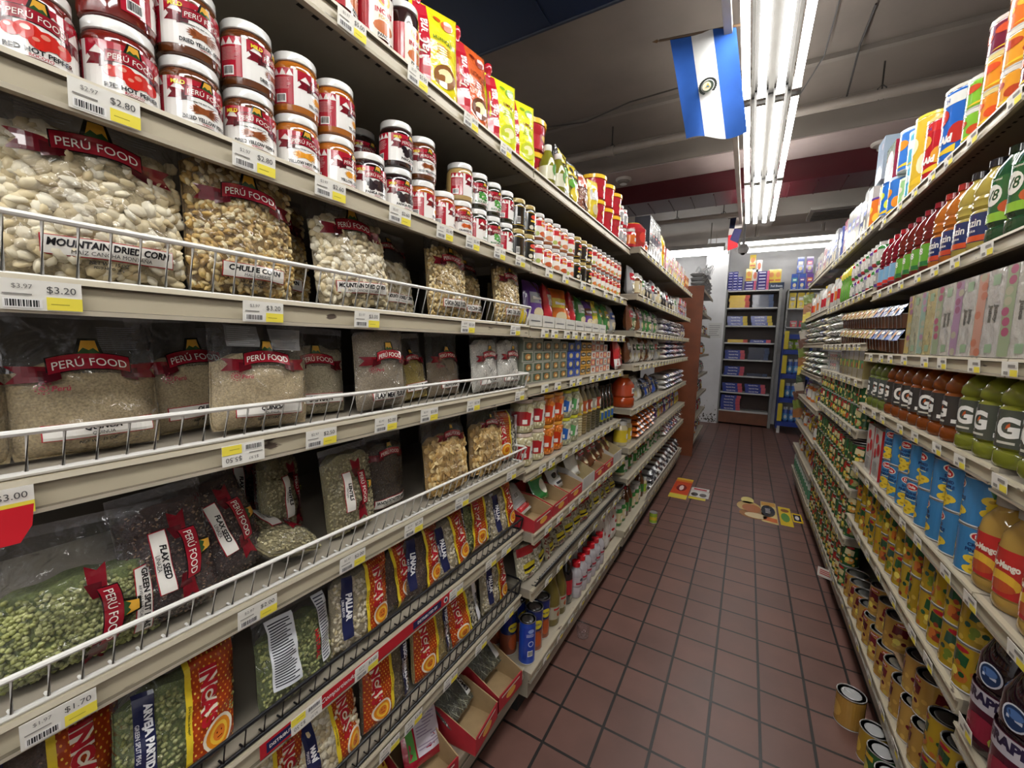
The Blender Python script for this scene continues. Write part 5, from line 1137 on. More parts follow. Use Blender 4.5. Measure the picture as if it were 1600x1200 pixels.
m = MB(); m.lathe([(.024, 0, 'ffffff'), (.026, .002), (.031, .06), (.0315, .062)], 'film', 16, cap=False); m.lathe([(.0005, .002, 'ffffff'), (.025, .002)], 'film', 16, cap=False); o = m.build('plastic_cup'); o.location = (-.565, 1.7, 0); tag(o, 'clear plastic cup on the floor below the red-capped bottles', 'cup')

# ================================================================== RIGHT shelves
def canister(col, lid, word, emb, r=.05, h=.14, name='drink_canister', wcol='f2f0ea', band=None):
    def art(a):
        if band: (a.rect(-r * 2, h * .76, r * 2, h * .9, band, 0), a.text('PUNCH', 0, h * .83, h * .06, '2a4a8c', 2, fit=r))
        a.disc(0, h * .62, r * .5, h * .12, emb, 1, 14); a.disc(r * .9, h * .35, r * .4, h * .14, emb, 1, 12); a.disc(-r * .9, h * .5, r * .35, h * .12, emb, 1, 12); a.text(word, 0, h * .3, h * .12, wcol, 3, fit=r * 1.5, bold=.06, shear=.1)
        a.poly([(-r * .6, h * .1), (r * .9, h * .1), (r * .9, h * .2)], 'e9c43a', 1)
    return bottle([(r * .97, 0, 'd8d6d0'), (r, .003, col), (r, h - .012), (r * .98, h - .01)], 'gloss', (r * 1.02, h - .012, h, lid), (r + .0004, .004, h - .014, col), art, 20, name)
gR = 'drink mix canisters on the top right shelf'
z1 = 1.9115; xr = .515
kb = canister('2a62b8', 'dcd8cc', 'Kool-Aid', 'b8322c', .062, .205, band='dcdcd8'); kr = canister('b8242c', 'e0cf8a', 'Kool-Aid', 'e0a03c', .062, .185, band='c9302c'); ky = canister('d9b43a', 'e6d24a', '', 'f0e8c0', .06, .255)
place('kb', kb, (xr, 1.76, z1), RT - 4, 'large blue drink mix canister with white lettering', 'canister', gR)
place('kr', kr, (xr, 1.90, z1), RT, 'large red drink mix canister with white lettering', 'canister', gR); place('ky', ky, (xr, 2.04, z1), RT, 'tall yellow lidded canister behind the red one', 'canister', gR)
tn = [canister('7fb83a', 'dcdcd6', '', 'c8502c', .045, .082), canister('e08f2c', 'd9c98a', '', 'd9542c', .045, .082), canister('e39c34', 'd9d2c8', '', 'b84a2c', .045, .082), canister('6a2034', 'd9c9c0', '', 'c9502c', .045, .082), canister('d9702c', 'e0d0b0', '', 'f0b03c', .045, .082)]
for i, nm in enumerate(('lime green', 'orange', 'mango yellow', 'dark red', 'bright orange')):
    for t in range(3 if i else 2):
        q = (i + (0, 0, 2)[t]) % 5; place(f'tn{q}', tn[q], (xr - .01, 1.625 - .094 * i, z1 + t * .083), RT + 30 * t - 10, f'{("lime green", "orange", "mango yellow", "dark red", "bright orange")[q]} drink powder canister, {ORD[4 - i]} stack from near end, {["bottom", "middle", "top"][t]}', 'canister', gR)
cs = [('lightblue', canister('5aaecb', 'b8d8e0', '', 'd9e8f0', .05, .135)), ('pale green', canister('9cc98a', 'd9e8d0', '', 'e8e4d0', .045, .12)), ('blue fruit', canister('3a72c0', 'c9d8e8', '', 'e08a2c', .055, .16)), ('blue lemonade', canister('2c6ec4', '2c5aa0', '', 'd9e04a', .055, .15)), ('yellow', canister('e0bb2c', 'e6c83a', '', 'c8502c', .04, .17)), ('orange', canister('d9742c', '5a3a86', '', 'f0c040', .05, .15))]
for (nm, mk), y in zip(cs, (2.15, 2.25, 2.36, 2.48, 2.59, 2.70)): place('cn' + nm, mk, (xr + .005, y, z1 + (.03 if y > 2.4 else 0)), RT, f'{nm} drink canister farther along the top right shelf', 'canister', gR)
for i, (nm, y) in enumerate((('blue fruit', 2.30), ('lightblue', 2.19))): place('cn' + nm, None, (xr + .01, y, z1 + (.161 if i == 0 else .136)), RT + 20, f'{nm} canister stacked on top of another canister', 'canister', gR)
place('fruitbox', carton(.13, .12, .16, '2c5a34', lambda a, w, h: (a.disc(0, h * .5, w * .4, h * .32, 'b8243c', 1, 14), a.disc(-.01, h * .5, .02, .02, 'd98a9c', 2), a.disc(.02, h * .35, .02, .016, '5a1c30', 2)), '9c2438'), (xr + .03, 2.50, z1 + .19), RT, 'red and green fruit box raised high on the canisters', 'box')
assort('r1a', 2.76, 4.8, xr + .0, z1 + .03, RT, 'top right shelf', [(m_box, 'white', 'blue', .09, .24, 'upright box', 'box'), (m_box, 'white', 'pink', .085, .23, 'upright box', 'box'), (m_box, 'silver', 'blue', .09, .25, 'upright box', 'box'), (m_box, 'blue', 'white', .085, .22, 'upright box', 'box'), (m_box, 'white', 'purple', .09, .23, 'upright box', 'box'), (m_box, 'pink', 'white', .09, .24, 'upright box', 'box')], 'tall boxes on the top right shelf', seed=21, lean=0, jit=3)
place('grb', carton(.12, .12, .2, '8fa3b8', lambda a, w, h: (a.disc(0, h * .3, .03, .02, '3a4a6a', 1), a.disc(.03, h * .8, .015, .015, '3a3a5a', 1)), '9fb0c0'), (xr + .04, 2.75, z1 + .27), RT, 'grey blue box on top of the upright boxes', 'box')
# second shelf: juices
z2 = 1.605
v8 = bottle([(.037, 0, '24482c'), (.041, .005), (.041, .03), (.036, .035), (.041, .045), (.041, .14), (.036, .165), (.02, .19), (.018, .198)], 'glassy', (.021, .194, .212, '1a2418'), (.0415, .045, .145, '1e5a34'), lambda a: (a.rect(-.06, .045, .06, .065, '86b43a', 1), a.disc(-.005, .105, .02, .024, 'e9e6dc', 1, 16), a.text('V8', -.005, .105, .024, '1e4a2c', 2, shear=.2, fit=.03), a.disc(.03, .075, .02, .014, 'b8502c', 1), a.text('Original', .0, .138, .007, 'e0dfd0', 2)), 22, 'juice_bottle')
V = 'juice bottles on the second right shelf'
run('v8', v8, [1.24, 1.325, 1.41], .502, z2, RT + 18, 'dark green vegetable juice bottle', 'bottle', V)
def splash(c, lab, word, cap, sub='c8502c', w='16244a'):
    pf = [(.036, 0, c), (.040, .006)]
    for i in range(3): pf += [(.040, .03 + i * .001)]
    pf += [(.040, .09), (.036, .096), (.040, .104), (.037, .112), (.040, .122), (.036, .13), (.039, .14), (.03, .172), (.017, .19), (.016, .2)]
    return bottle(pf, 'liquid', (.019, .197, .216, cap), (.0405, .018, .088, lab), lambda a: (a.text(word, 0, .066, .02, 'e8e6e0', 2, fit=.062), a.text('Prune Juice' if word == 'Amazin' else '', 0, .045, .009, 'e8e6e0', 2, fit=.055), a.rect(-.04, .02, .04, .034, sub, 1)), 20, 'juice_bottle')
s1, s2, s3 = splash('c9b45a', '1a2a5c', 'Amazin', '2c2a30'), splash('c9762c', '1a2a5c', 'Amazin', 'a8302c', 'b8432c'), splash('7a2a24', '5f9a34', 'V8', '8a1c2c', '2c6a3a')
for k, mk, y, lab in (('s1', s1, 1.50, 'pale yellow juice bottle, nearest, beside the dark green bottles'), ('s1', None, 1.59, 'pale yellow juice bottle, second'), ('s2', s2, 1.675, 'orange juice bottle with red cap, nearer of two'), ('s2', None, 1.76, 'orange juice bottle with red cap, farther of two'), ('s3', s3, 1.845, 'red juice bottle with bright green label, first'), ('s3', None, 1.93, 'red juice bottle with bright green label, second'), ('s3', None, 2.015, 'red juice bottle with bright green label, third'), ('s3', None, 2.10, 'red juice bottle with bright green label, fourth')):
    place(k, mk, (.50, y, z2), RT, lab, 'bottle', V)
hp = splash('8a1c2c', '7aa8c8', '', 'b01c2c', 'c9342c')
run('hp', hp, [2.185 + .08 * i for i in range(3)], .50, z2, RT, 'red punch bottle with pale blue label', 'bottle', V)
run('smb', [m_jar('purple', 'silver', .072, .1), m_jar('green', 'white', .072, .1), m_jar('red', 'white', .072, .1)], [2.44 + .073 * i for i in range(8)], .50, z2 + .025, RT, 'small juice multipack jar', 'jar', V, 2, .101)
lem = bottle([(.02, 0, '5a9a34'), (.026, .01), (.03, .03), (.03, .09), (.024, .12), (.03, .14, 'd9cf3a'), (.034, .16), (.026, .185), (.012, .2)], 'glassy', (.014, .196, .21, 'c9d43a'), None, None, 16, 'lemon_juice_bottle')
run('lem', lem, [3.08 + .065 * i for i in range(4)], .50, z2 + .03, RT, 'green bottle with lemon-shaped yellow top', 'bottle', 'lemon juice bottles')
assort('r2b', 3.35, 4.85, .51, z2 + .03, RT, 'second right shelf', [(m_bot, 'white', 'red', .08, .21, 'bottle', 'bottle'), (m_bot, 'white', 'orange', .08, .2, 'bottle', 'bottle'), (m_box, 'white', 'orange', .08, .19, 'box', 'box')], 'white goods on the second right shelf', seed=22, lean=0)
# third shelf: cartons and cup packs
z3 = 1.3395
def jj(c, fruit, side, rot=True, word='Juicy Juice', wc='55534c'):
    def art(a, w, h):
        a.rect(-w * .48, .003, -w * .12, h - .003, side, 1)
        r = random.Random(len(side) + ord(side[2]))
        for i in range(9): a.disc(-w * .3 + r.uniform(-.012, .012), h * (i + .5) / 9, w * .13, h * .05, r.choice([fruit, side, 'a8a38a']), 2, 9)
        [a.text(q, w * (.31 - .2 * k), h * .5, w * .17, wc, 3, ang=-90, bold=.05, fit=h * .4) for k, q in enumerate(word.split())]; a.rect(w * .08, h * .82, w * .34, h * .94, '8aa383', 2); a.rect(w * .08, h * .05, w * .34, h * .15, '8aa383', 2)
    return carton(w=.118, d=.1, h=.195, col=c, art=art, side='b5b1a8', name='juice_carton_pack', mat='foil')
J = [jj('bdbab2', 'a04a6a', '8f9c7c'), jj('bab7b2', 'b06a50', 'b98a78'), jj('b9b6b0', '8a4a6a', '9c7c98')]
JY = [jj('b9ac78', 'a87c94', '86a394', word='', wc='6a5a3a'), jj('a9a98c', '8a5a7c', 'b5a05a', word='', wc='6a5a3a')]
for i, y in enumerate((1.235, 1.358, 1.481, 1.604)): place(f'jj{i % 3}', J[i % 3], (.515, y, z3), RT, f'shrink-wrapped juice carton pack, {ORD[i]} from near end, with sideways lettering', 'carton pack', 'juice carton packs')
for i, y in enumerate((1.727, 1.85)): place(f'jy{i}', JY[i], (.515, y, z3), RT, f'yellowish nectar carton pack, {["nearer", "farther"][i]}, left of the pudding cups', 'carton pack', 'juice carton packs')
def cups(tc, ic, body):
    def mk():
        root = empty('pudding_cup_pack'); m = MB(); w, h = .1, .085
        m.grid([[(-w / 2, -.056, .046), (w / 2, -.056, .046)], [(-w / 2, -.036, h), (w / 2, -.036, h)], [(-w / 2, .05, h), (w / 2, .05, h)]], tc, 'gloss'); m.grid([[(-w / 2, -.0567, .048), (-.012, -.0567, .048)], [(-w / 2, -.0367, h), (-.012, -.0367, h)]], 'c6c2b8', 'gloss')
        a = Art(); a.disc(-.025, .02, .012, .012, 'c8772c', 2); a.rect(.0, .02, .04, .03, 'f0eee6', 2); lay(m, a, lambda x, y, d: (x, -.057 + y * .5 - d, .048 + y * .95)); m.build('sleeve', root)
        for s in (-1, 1):
            m = MB(); m.lathe([(.019, 0, body), (.024, .045), (.0255, .05, 'c9c5bc'), (.0255, .052)], 'glassy', 14, cx=s * .025, cy=-.024); m.build('cup', root)
        return root
    return mk
cu = [cups('3a6cb8', 'c8772c', '5c3a2a'), cups('3a6cb8', 'c8772c', '6e4a38'), cups('c9ae3a', 'c8772c', '5c3626')]
for i in range(11):
    k = [0, 0, 1, 0, 2, 2, 2, 2, 2, 2, 2][i]
    for t in (0, 1): place(f'cu{k}', cu[k], (.505, 1.98 + .1 * i, z3 + .004 * i + t * .09), RT, f'{"yellow" if k == 2 else "blue"} topped pudding cup pack, {ORD[i]} of its row, {"upper" if t else "lower"}', 'cup pack', 'pudding cup packs')
LW = [(m_lie, 'white', 'silver', .1, .046, 'flat rice bag', 'bag'), (m_lie, 'white', 'green', .1, .046, 'flat rice bag', 'bag'), (m_lie, 'silver', 'blue', .1, .046, 'flat rice bag', 'bag'), (m_lie, 'cream', 'white', .1, .046, 'flat rice bag', 'bag')]
assort('r3w', 3.1, 3.6, .53, 1.386, RT, 'right third shelf', LW[:2], 'stacked rice bags on the right', tiers=4, seed=23, lean=0)
assort('r3v', 3.66, 4.86, .53, 1.4, RT, 'far right third shelf', LW, 'stacked rice bags on the right', tiers=4, seed=24, lean=0)
# fourth shelf: sports drinks
z4 = 1.1145
def sport(c, lab, g='e8e6e0'):
    pf = [(.037, 0, c), (.041, .008), (.041, .03), (.036, .036), (.041, .042), (.041, .12), (.036, .128), (.041, .136), (.039, .15), (.028, .172), (.02, .18), (.02, .19)]
    def art(a):
        a.text('G', -.002, .084, .044, g, 2, bold=.04); a.poly([(-.004, .08), (.004, .086), (.003, .094), (-.002, .089)], 'b8582c', 3); a.rect(.03, .05, .045, .06, g, 1); a.lines(-.06, .05, -.035, .11, 8, '6a6a6a', 1, .3); a.rect(-.018, .05, .014, .055, 'c9c6b8', 2)
    return bottle(pf, 'liquid', (.0225, .186, .208, 'a8402c'), (.0416, .042, .12, lab), art, 24, 'sports_drink_bottle')
gy = sport('83882a', '4a4e45'); go = sport('8a4414', '3a3634'); gl = sport('6f7e34', '4a4e4a')
GS = 'sports drink bottles on the fourth right shelf'
for i, y in enumerate((1.14, 1.235, 1.325, 1.42)): place('gy', gy, (.503, y, z4), RT + (22, 32, 12, 26)[i], f'large yellow green sports drink bottle with white G, {ORD[i]} nearest', 'bottle', GS)
run('go', go, [1.515 + .088 * i for i in range(7)], .503, z4, RT + 20, 'orange sports drink bottle with red cap', 'bottle', GS, jit=25)
run('gl', gl, [2.135 + .085 * i for i in range(3)], .503, z4, RT, 'pale green sports drink bottle', 'bottle', GS, jit=15)
cas = carton(.1, .1, .085, '8c7c50', lambda a, w, h: (a.rect(-.05, h * .55, .05, h, 'b5a43a', 1), a.rect(-.02, h * .55, .05, h, '3a7a4c', 2), a.disc(.03, h * .72, .016, .014, 'b5502c', 3)), '7d7048', 'food_carton')
for i in range(5):
    for t in (0, 1): place('cas', cas, (.515, 2.50 + .112 * i, 1.2145 + t * .086), RT, f'tan carton with yellow green band, {ORD[i]} in row, {"upper" if t else "lower"}', 'carton', 'tan cartons on the middle right section')
assort('r4a', 3.05, 3.6, .515, 1.2145, RT, 'right fourth shelf', [(m_box, 'white', 'red', .07, .06, 'small carton', 'carton'), (m_box, 'silver', 'green', .07, .06, 'small carton', 'carton')], 'small cartons on the right', tiers=2, seed=25)
assort('r4b', 3.66, 4.86, .53, 1.15, RT, 'right fourth shelf', LW + [(m_lie, 'cream', 'brown', .1, .046, 'flat bean bag', 'bag')], 'stacked rice bags on the right', tiers=4, seed=26, lean=0)
# fifth shelf: pineapple cans, mango bottles
z5 = .8395
def pina(word):
    def art(a, r, h):
        a.rect(-.125, .006, .125, h - .006, '3a79aa', 0); a.disc(-.002, h * .82, .021, .012, 'e0dbd0', 1, 16); a.disc(-.002, h * .82, .018, .0095, 'b8242c', 2, 14); a.text('Dole', -.002, h * .82, .009, 'f0ece4', 3, fit=.026, bold=.03)
        a.text(word, -.002, h * .64, .008, '1a2c5c', 2, fit=.048, bold=.04); a.text('PINEAPPLE', -.002, h * .53, .0085, '1a2c5c', 2, fit=.052, bold=.04); a.rect(-.02, h * .45, .018, h * .475, 'c9cf9c', 1)
        for q in range(4): a.disc(-.012 + .012 * (q % 3), h * .12 + .008 * q, .018, .010, 'e0c23a', 2 + q % 2, 12); a.disc(-.012 + .012 * (q % 3), h * .12 + .008 * q, .006, .003, 'b8982c', 4, 8)
        for s in (-1, 1):
            x = s * .075
            for q in range(4): a.disc(x + .004 * (-1) ** q, h * (.2 + .13 * q), .017, .011, 'dcbc34', 2, 12); a.disc(x + .004 * (-1) ** q, h * (.2 + .13 * q), .006, .004, 'a8882c', 3, 8)
            for q in range(6): a.poly([(x - .003, h * .66), (x + .003, h * .66), (x + .014 * math.sin(q - 2.5), h * .93)], '3a6a3c', 3)
    return can(.0425, .112, [(0, '3a79aa')], art, 26, '8f9090', 'fruit_can')
pc = [pina('CRUSHED'), pina('SLICED')]
PG = 'blue pineapple cans'
run('pc', pc, [1.335 + .092 * i for i in range(8)], .505, z5, RT + 22, 'blue pineapple can, front row', 'can', PG, 2, .113, jit=60)
run('pc', pc, [1.38 + .092 * i for i in range(6)], .592, z5, RT, 'blue pineapple can, back row', 'can', PG, 1, .113, jit=60)
place('rwb', carton(.1, .1, .2, 'cfcac4', lambda a, w, h: (a.disc(-.01, h * .8, .02, .02, 'b8242c', 1), a.disc(.02, h * .6, .02, .025, 'b8242c', 1), a.disc(-.02, h * .5, .015, .02, 'b8242c', 1), a.rect(-.04, h * .05, .03, h * .35, 'b5b2ac', 1), a.lines(-.035, h * .07, .025, h * .33, 10, '77757a', 2, .4)), 'a8242c', 'food_box'), (.52, 2.10, z5), RT, 'white box with red spots after the pineapple cans', 'box')
place('rwb', None, (.52, 2.21, z5), RT, 'white box with red spots, second, nearer the divider', 'box')
mg = bottle([(.04, 0, 'c09a4c'), (.044, .008), (.044, .02), (.042, .025), (.044, .03), (.044, .12), (.04, .15), (.026, .175), (.022, .18), (.022, .19)], 'liquid', (.025, .186, .206, '9a948a'), (.0445, .03, .125, 'b8302c'), lambda a: (a.disc(0, .06, .035, .02, 'e0b23c', 1, 14), a.disc(.0, .05, .028, .012, 'b8502c', 2, 12), a.text('Yoo-Mango', 0, .092, .018, 'efe6d4', 3, fit=.06, bold=.05)), 24, 'mango_drink_bottle')
z5n = .8395
for x, y, lab in ((.51, 1.17, 'mango drink bottle with red label, nearest at the right edge'), (.51, 1.265 - .19, 'mango drink bottle cut off at the right edge'), (.51, 1.255, 'mango drink bottle with red label beside the pineapple cans')): place('mg', mg, (x, y, z5n), RT + 15, lab, 'bottle', 'mango drink bottles')
# sixth shelf: yellow label cans, grape bottles
def veg(base, leaf, dot, word='', r=.037, h=.108, name='food_can', parts=True, n=20, alt=None):
    def art(a, rr, hh):
        for s in (-2, 0, 2):
            x = s * rr * .9; a.poly([(x - rr * .5, hh * .58), (x + rr * .45, hh * .52), (x + rr * .55, hh * .76), (x - rr * .4, hh * .84)], leaf, 1); a.disc(x + .004, hh * .3, rr * .5, hh * .15, dot, 1, 10)
            a.disc(x - .006, hh * .35, rr * .25, hh * .1, alt or 'e0cf5a', 2, 8); a.disc(x + rr * .1, hh * .88, rr * .42, hh * .055, '9c1e26', 2, 10)
            for q in range(7): a.disc(x + rr * (-.8 + .27 * q), hh * (.12 + .11 * ((q * 3) % 5)), rr * .17, hh * .06, (dot, leaf, alt or 'b8a04a')[q % 3], 2, 7)
            if parts: a.text(word, x + rr * .1, hh * .88, hh * .05, 'f0ece0', 3, fit=rr * .6)
    return can(r, h, [(0, base)], art, n, '8a8a86', name, parts)
YC = 'yellow label fruit and vegetable cans'
vy = [veg('a3851f', '22502c', 'b0662a'), veg('9a7d1e', '2c4a3c', 'c0a03c', alt='6a7a2c'), veg('a88c26', '22482a', '8a3a24', alt='b8662a')]
z6 = .5895
run('vy', vy, [1.27 + .0775 * i for i in range(14)], .50, z6, RT, 'yellow can, sixth shelf front row', 'can', YC, 2, .109, jit=70)
run('vy', vy, [1.30 + .0775 * i for i in range(10)], .578, z6, RT, 'yellow can, sixth shelf back row', 'can', YC, 1, jit=70)
gr = bottle([(.05, 0, '1c0f16'), (.055, .01), (.055, .13), (.05, .14), (.054, .15), (.05, .2), (.03, .25), (.022, .26)], 'glassy', (.024, .258, .282, '201c22'), (.0556, .02, .135, '4a1626'), lambda a: (a.text('GRAPE', -.01, .118, .022, '2a2440', 3, bold=.06, fit=.08), a.rect(.035, .104, .085, .118, '2a2440', 2), a.rect(-.09, .095, .09, .133, 'b5b0b8', 1), a.disc(0, .055, .04, .025, '8a2438', 1, 14), a.disc(.03, .04, .016, .014, 'a8a84a', 2)), 24, 'grape_juice_bottle')
def grape():
    o = gr(); m = MB(); a = Art(); a.disc(0, .172, .021, .024, 'c9ccd4', 1, 20); a.disc(0, .172, .018, .021, '1e3458', 2, 20); a.disc(0, .178, .013, .009, '4a6a9c', 3, 14); a.rect(-.012, .166, .012, .172, 'c4cad6', 4); lay(m, a, lambda x, y, d: (x, -.054 - d + .0 + abs(x) ** 2 * 9, y)); m.build('neck_badge', o); return o
for x, y, lab in ((.50, 1.155, 'dark grape juice bottle, first in the lower right corner'), (.49, 1.04, 'dark grape juice bottle, nearer, at the lower right edge'), (.625, 1.14, 'dark grape juice bottle in the second row')): place('grape', grape, (x + .01, y, .5395), RT + 28, lab, 'bottle', 'dark grape juice bottles')
# bottom shelf
z7 = .2195
fr = [veg('a5803c', '5a1a20', 'c09848', 'FRAGATA', .042, .115), veg('b08a44', '6a2028', 'c9a452', 'FRAGATA', .042, .115)]
run('vy', vy, [1.2, 1.285, 1.365], .503, z7, RT, 'yellow can, bottom shelf near the floor cans', 'can', YC, 2, .109, jit=20)
run('fr', fr, [1.45 + .088 * i for i in range(11)], .507, z7, RT, 'brown labelled fruit can, bottom shelf', 'can', 'brown labelled fruit cans', 1, .116, jit=50)
run('fr', fr, [1.5, 1.59, 1.8, 1.89, 2.0], .52, z7 + .116, RT, 'brown labelled fruit can, upper bottom-shelf layer', 'can', 'brown labelled fruit cans', 1, jit=50)
place('cbf', carton(.2, .12, .006, 'b89a78', None, None, 'cardboard_sheet', 'card'), (.56, 1.70, z7 + .117), RT, 'cardboard sheet lying between the brown fruit can layers', 'cardboard')
place('rdj', m_jar('brown', 'white', .1, .19), (.51, 1.06, z7), RT, 'red and white jar at the very bottom right corner', 'jar')
# green cans of the third section
vg = [veg('2c5a34', 'c9bd8c', 'a8b06a', parts=False, n=14, alt='b8402c'), veg('25502c', 'd9cfa0', 'c98a3c', parts=False, n=14), veg('3a5a30', 'a8342c', 'd9cf9c', parts=False, n=14)]
GG = 'green vegetable cans on the third right section'
for k, (zz, nt, nm) in enumerate(((.9795, 2, 'fifth shelf'), (.6945, 2, 'sixth shelf'), (.4595, 2, 'seventh shelf'), (.2095, 2, 'bottom shelf'))):
    run('vg', vg, [2.45 + .0775 * i for i in range(15)], .497, zz - .0, RT, f'green can, {nm}', 'can', GG, nt, .1085 if k < 2 else .1085, jit=80)
vs = veg('2f5a2c', 'd9c98c', 'c98a3c', parts=False, n=14, h=.1)
run('vs', vs, [1.3 + .0775 * i for i in range(14)], .578, z7, RT, 'green can in the shade behind fruit cans', 'can', GG, 1)
RF = [(m_bag, 'orange', 'brown', .1, .15, 'bag', 'bag'), (m_bag, 'brown', 'yellow', .1, .15, 'bag', 'bag'), (m_bag, 'red', 'cream', .1, .14, 'bag', 'bag'), (m_bag, 'yellow', 'white', .09, .14, 'bag', 'bag'), (m_bag, 'purple', 'yellow', .1, .15, 'bag', 'bag'), (m_jar, 'orange', 'white', .08, .14, 'jar', 'jar')]
for k, (zz, w_) in enumerate(((.9095, 'far right fifth shelf'), (.6595, 'far right sixth shelf'), (.4195, 'far right seventh shelf'))):
    assort(f'r5f{k}', 3.66, 4.86, .515, zz, RT, w_, RF, 'bright bags on the far right section', seed=27 + k)
run('btl', bottle([(.04, 0, 'b5c4b8'), (.044, .01), (.044, .15), (.02, .18), (.018, .19)], 'glassy', (.022, .186, .205, 'e0e0de'), (.0445, .04, .11, '4a8a6a'), None, 14, 'bleach_bottle', False), [3.7 + .1 * i for i in range(11)], .505, .1895, RT, 'white and green bottle, far right bottom shelf', 'bottle', 'bottles on the far right bottom shelf')
m = MB(); m.box(-.04, .04, -.0006, 0, 0, .05, 'd6d0c8', 'paper'); a = Art(); a.lines(-.03, .012, .03, .042, 3, 'b8504a', 1, .6); lay(m, a, flat(-.0006), 'paper'); o = m.build('paper_sign'); o.location = (.445, 2.62, .14); o.rotation_euler = (0, 0, math.radians(-30)); tag(o, 'small white paper sign sticking out from the right bottom rail', 'sign')
# cans on the floor
fc = can(.043, .115, [(0, '5a4a2c')], lambda a, r, h: (a.rect(-.13, .006, .13, h - .006, 'a8803a', 0), a.disc(.02, h * .45, .03, .03, 'c9a04a', 1, 12), a.disc(-.01, h * .3, .02, .018, 'd9b864', 2, 10), a.rect(-.09, .01, -.05, h - .012, 'b8b4a8', 1), a.lines(-.088, .014, -.052, h - .016, 12, '5a5a5a', 2, .4)), 28, 'c9cbcc', 'fruit_can', True, True)
place('fc', fc, (.415, 1.80, .0), RT - 20, 'fruit can with pull ring standing out on the floor', 'can', 'cans on the floor at the right')
fg = can(.038, .11, [(0, '2f5c34')], lambda a, r, h: (a.disc(0, h * .4, .02, .025, 'b8b04a', 1), a.rect(-.03, h * .7, .03, h * .85, 'c9a82c', 1)), 24, 'c9cbcc', 'vegetable_can', True, False)
fy = can(.038, .11, [(0, 'a8862c')], lambda a, r, h: a.disc(0, h * .4, .02, .025, 'd9b43a', 1), 24, 'c9cbcc', 'vegetable_can', True, False)
place('fy', fy, (.452, 1.665, 0), RT, 'yellow can on the floor, behind the one with pull ring', 'can', 'cans on the floor at the right'); place('fg', fg, (.455, 1.585, 0), RT, 'green can on the floor, middle of the row under the shelf', 'can', 'cans on the floor at the right'); place('fg', None, (.457, 1.505, 0), RT, 'green can on the floor, nearest of the row under the shelf', 'can', 'cans on the floor at the right')

# ================================================================== floor decals
def decal(parts, loc, label):
    m = MB(); a = Art(); parts(a); lay(m, a, lambda x, y, d: (x, y, .0006 + d), 'gloss'); o = m.build('floor_sticker'); o.location = loc; tag(o, label, 'floor sticker')
def d1(a):
    a.rect(-.0, 0, .15, .62, 'd9b23c', 1); a.rect(.0, .12, .15, .5, 'c84c2c', 2); a.rect(.0, .5, .15, .56, 'd9802c', 2); a.disc(.075, .31, .045, .1, '8a1c20', 3, 16); a.disc(.075, .31, .02, .075, 'd8c8c0', 4, 12); a.rect(.16, .06, .30, .12, 'd9c43c', 1); a.rect(.16, .13, .32, .30, 'd0ccc6', 1); a.disc(.2, .2, .03, .05, '3a3230', 2); a.disc(.27, .2, .03, .05, '4a3a34', 2); a.rect(.16, .31, .31, .4, 'd8cfc9', 1); a.rect(.18, .33, .29, .375, 'b8444c', 2); a.rect(0, .02, .15, .1, 'c9bd4a', 2)
decal(d1, (-.53, 3.78, 0), 'worn orange, yellow and white floor sticker at the left')
def d2(a):
    a.disc(.07, .46, .05, .09, 'd9c87a', 1, 14); a.disc(.08, .3, .09, .13, 'c9a86a', 1, 16); a.disc(.1, .27, .07, .1, 'b5744c', 2, 14); a.disc(.12, .13, .11, .1, 'a87850', 1, 16); a.disc(.13, .11, .08, .06, 'd9c29a', 2, 14)
    a.poly([(.17, .02), (.28, .0), (.28, .5), (.17, .5)], 'd2b97c', 1); a.disc(.22, .28, .05, .14, '1e2230', 2, 14); a.lines(.2, .22, .245, .34, 4, 'd9d4c8', 3); a.rect(.175, .4, .275, .49, 'c9954a', 2); a.poly([(.18, .05), (.275, .03), (.275, .12), (.18, .14)], 'c96a3c', 2)
    a.poly([(.295, .02), (.38, .02), (.38, .44), (.295, .44)], 'd4b52c', 1); a.disc(.335, .2, .03, .1, '5a8a3c', 2); a.disc(.34, .36, .03, .04, '8a5a2c', 2); a.rect(.385, .14, .45, .34, 'e0bb2c', 1); a.rect(.392, .17, .44, .31, '1c2440', 2); a.disc(.416, .24, .014, .045, 'd6d2c8', 3)
decal(d2, (.02, 3.63, 0), 'worn taco and condiment floor sticker at the right, in cut pieces')

# ================================================================== far end
# second gondola behind, with brown wooden side panel
root = empty('wooden_end_shelving'); root.location = (-.56, 5.35, 0)
pmat('wood', .45, noise=.25, nscale=7)
m = MB(); m.box(-.45, .055, 0, .03, .0, 2.06, '7a4022', 'wood'); m.build('side_panel', root)
m = MB(); m.box(-.45, -.43, .03, 1.4, 0, 2.05, '4a3a2c', 'dark'); m.build('back_panel', root)
for i, z in enumerate((.16, .45, .72, .98, 1.24, 1.5, 1.76, 2.03)):
    m = MB(); m.box(-.43, .04, .032, 1.4, z - .012, z, '8f8677', 'steel'); o = m.build('shelf', root)
    m = MB(); m.box(.041, .05, .032, 1.4, z - .03, z + .002, CREAM, 'worn'); m.build('price_rail', o)
tag(root, 'shelving beyond the aisle with a tall brown wooden side panel', 'shelving')
for i, z in enumerate((.16, .45, .72, .98, 1.24, 1.5, 1.76)):
    assort(f'g2{i}', 5.42, 6.7, -.585, z + .001, L, f'panelled far shelving, shelf {["one", "two", "three", "four", "five", "six", "seven"][i]}', BW + RF, 'goods on the panelled far shelving', seed=40 + i)
assort('g2t', 5.42, 6.6, -.60, 2.031, L, 'on top', [(m_lie, 'silver', 'white', .14, .05, 'flat plastic bag', 'bag')], 'clear plastic packs on top of the far shelving', tiers=4, seed=50, lean=0)
m = MB(); r = random.Random(2)
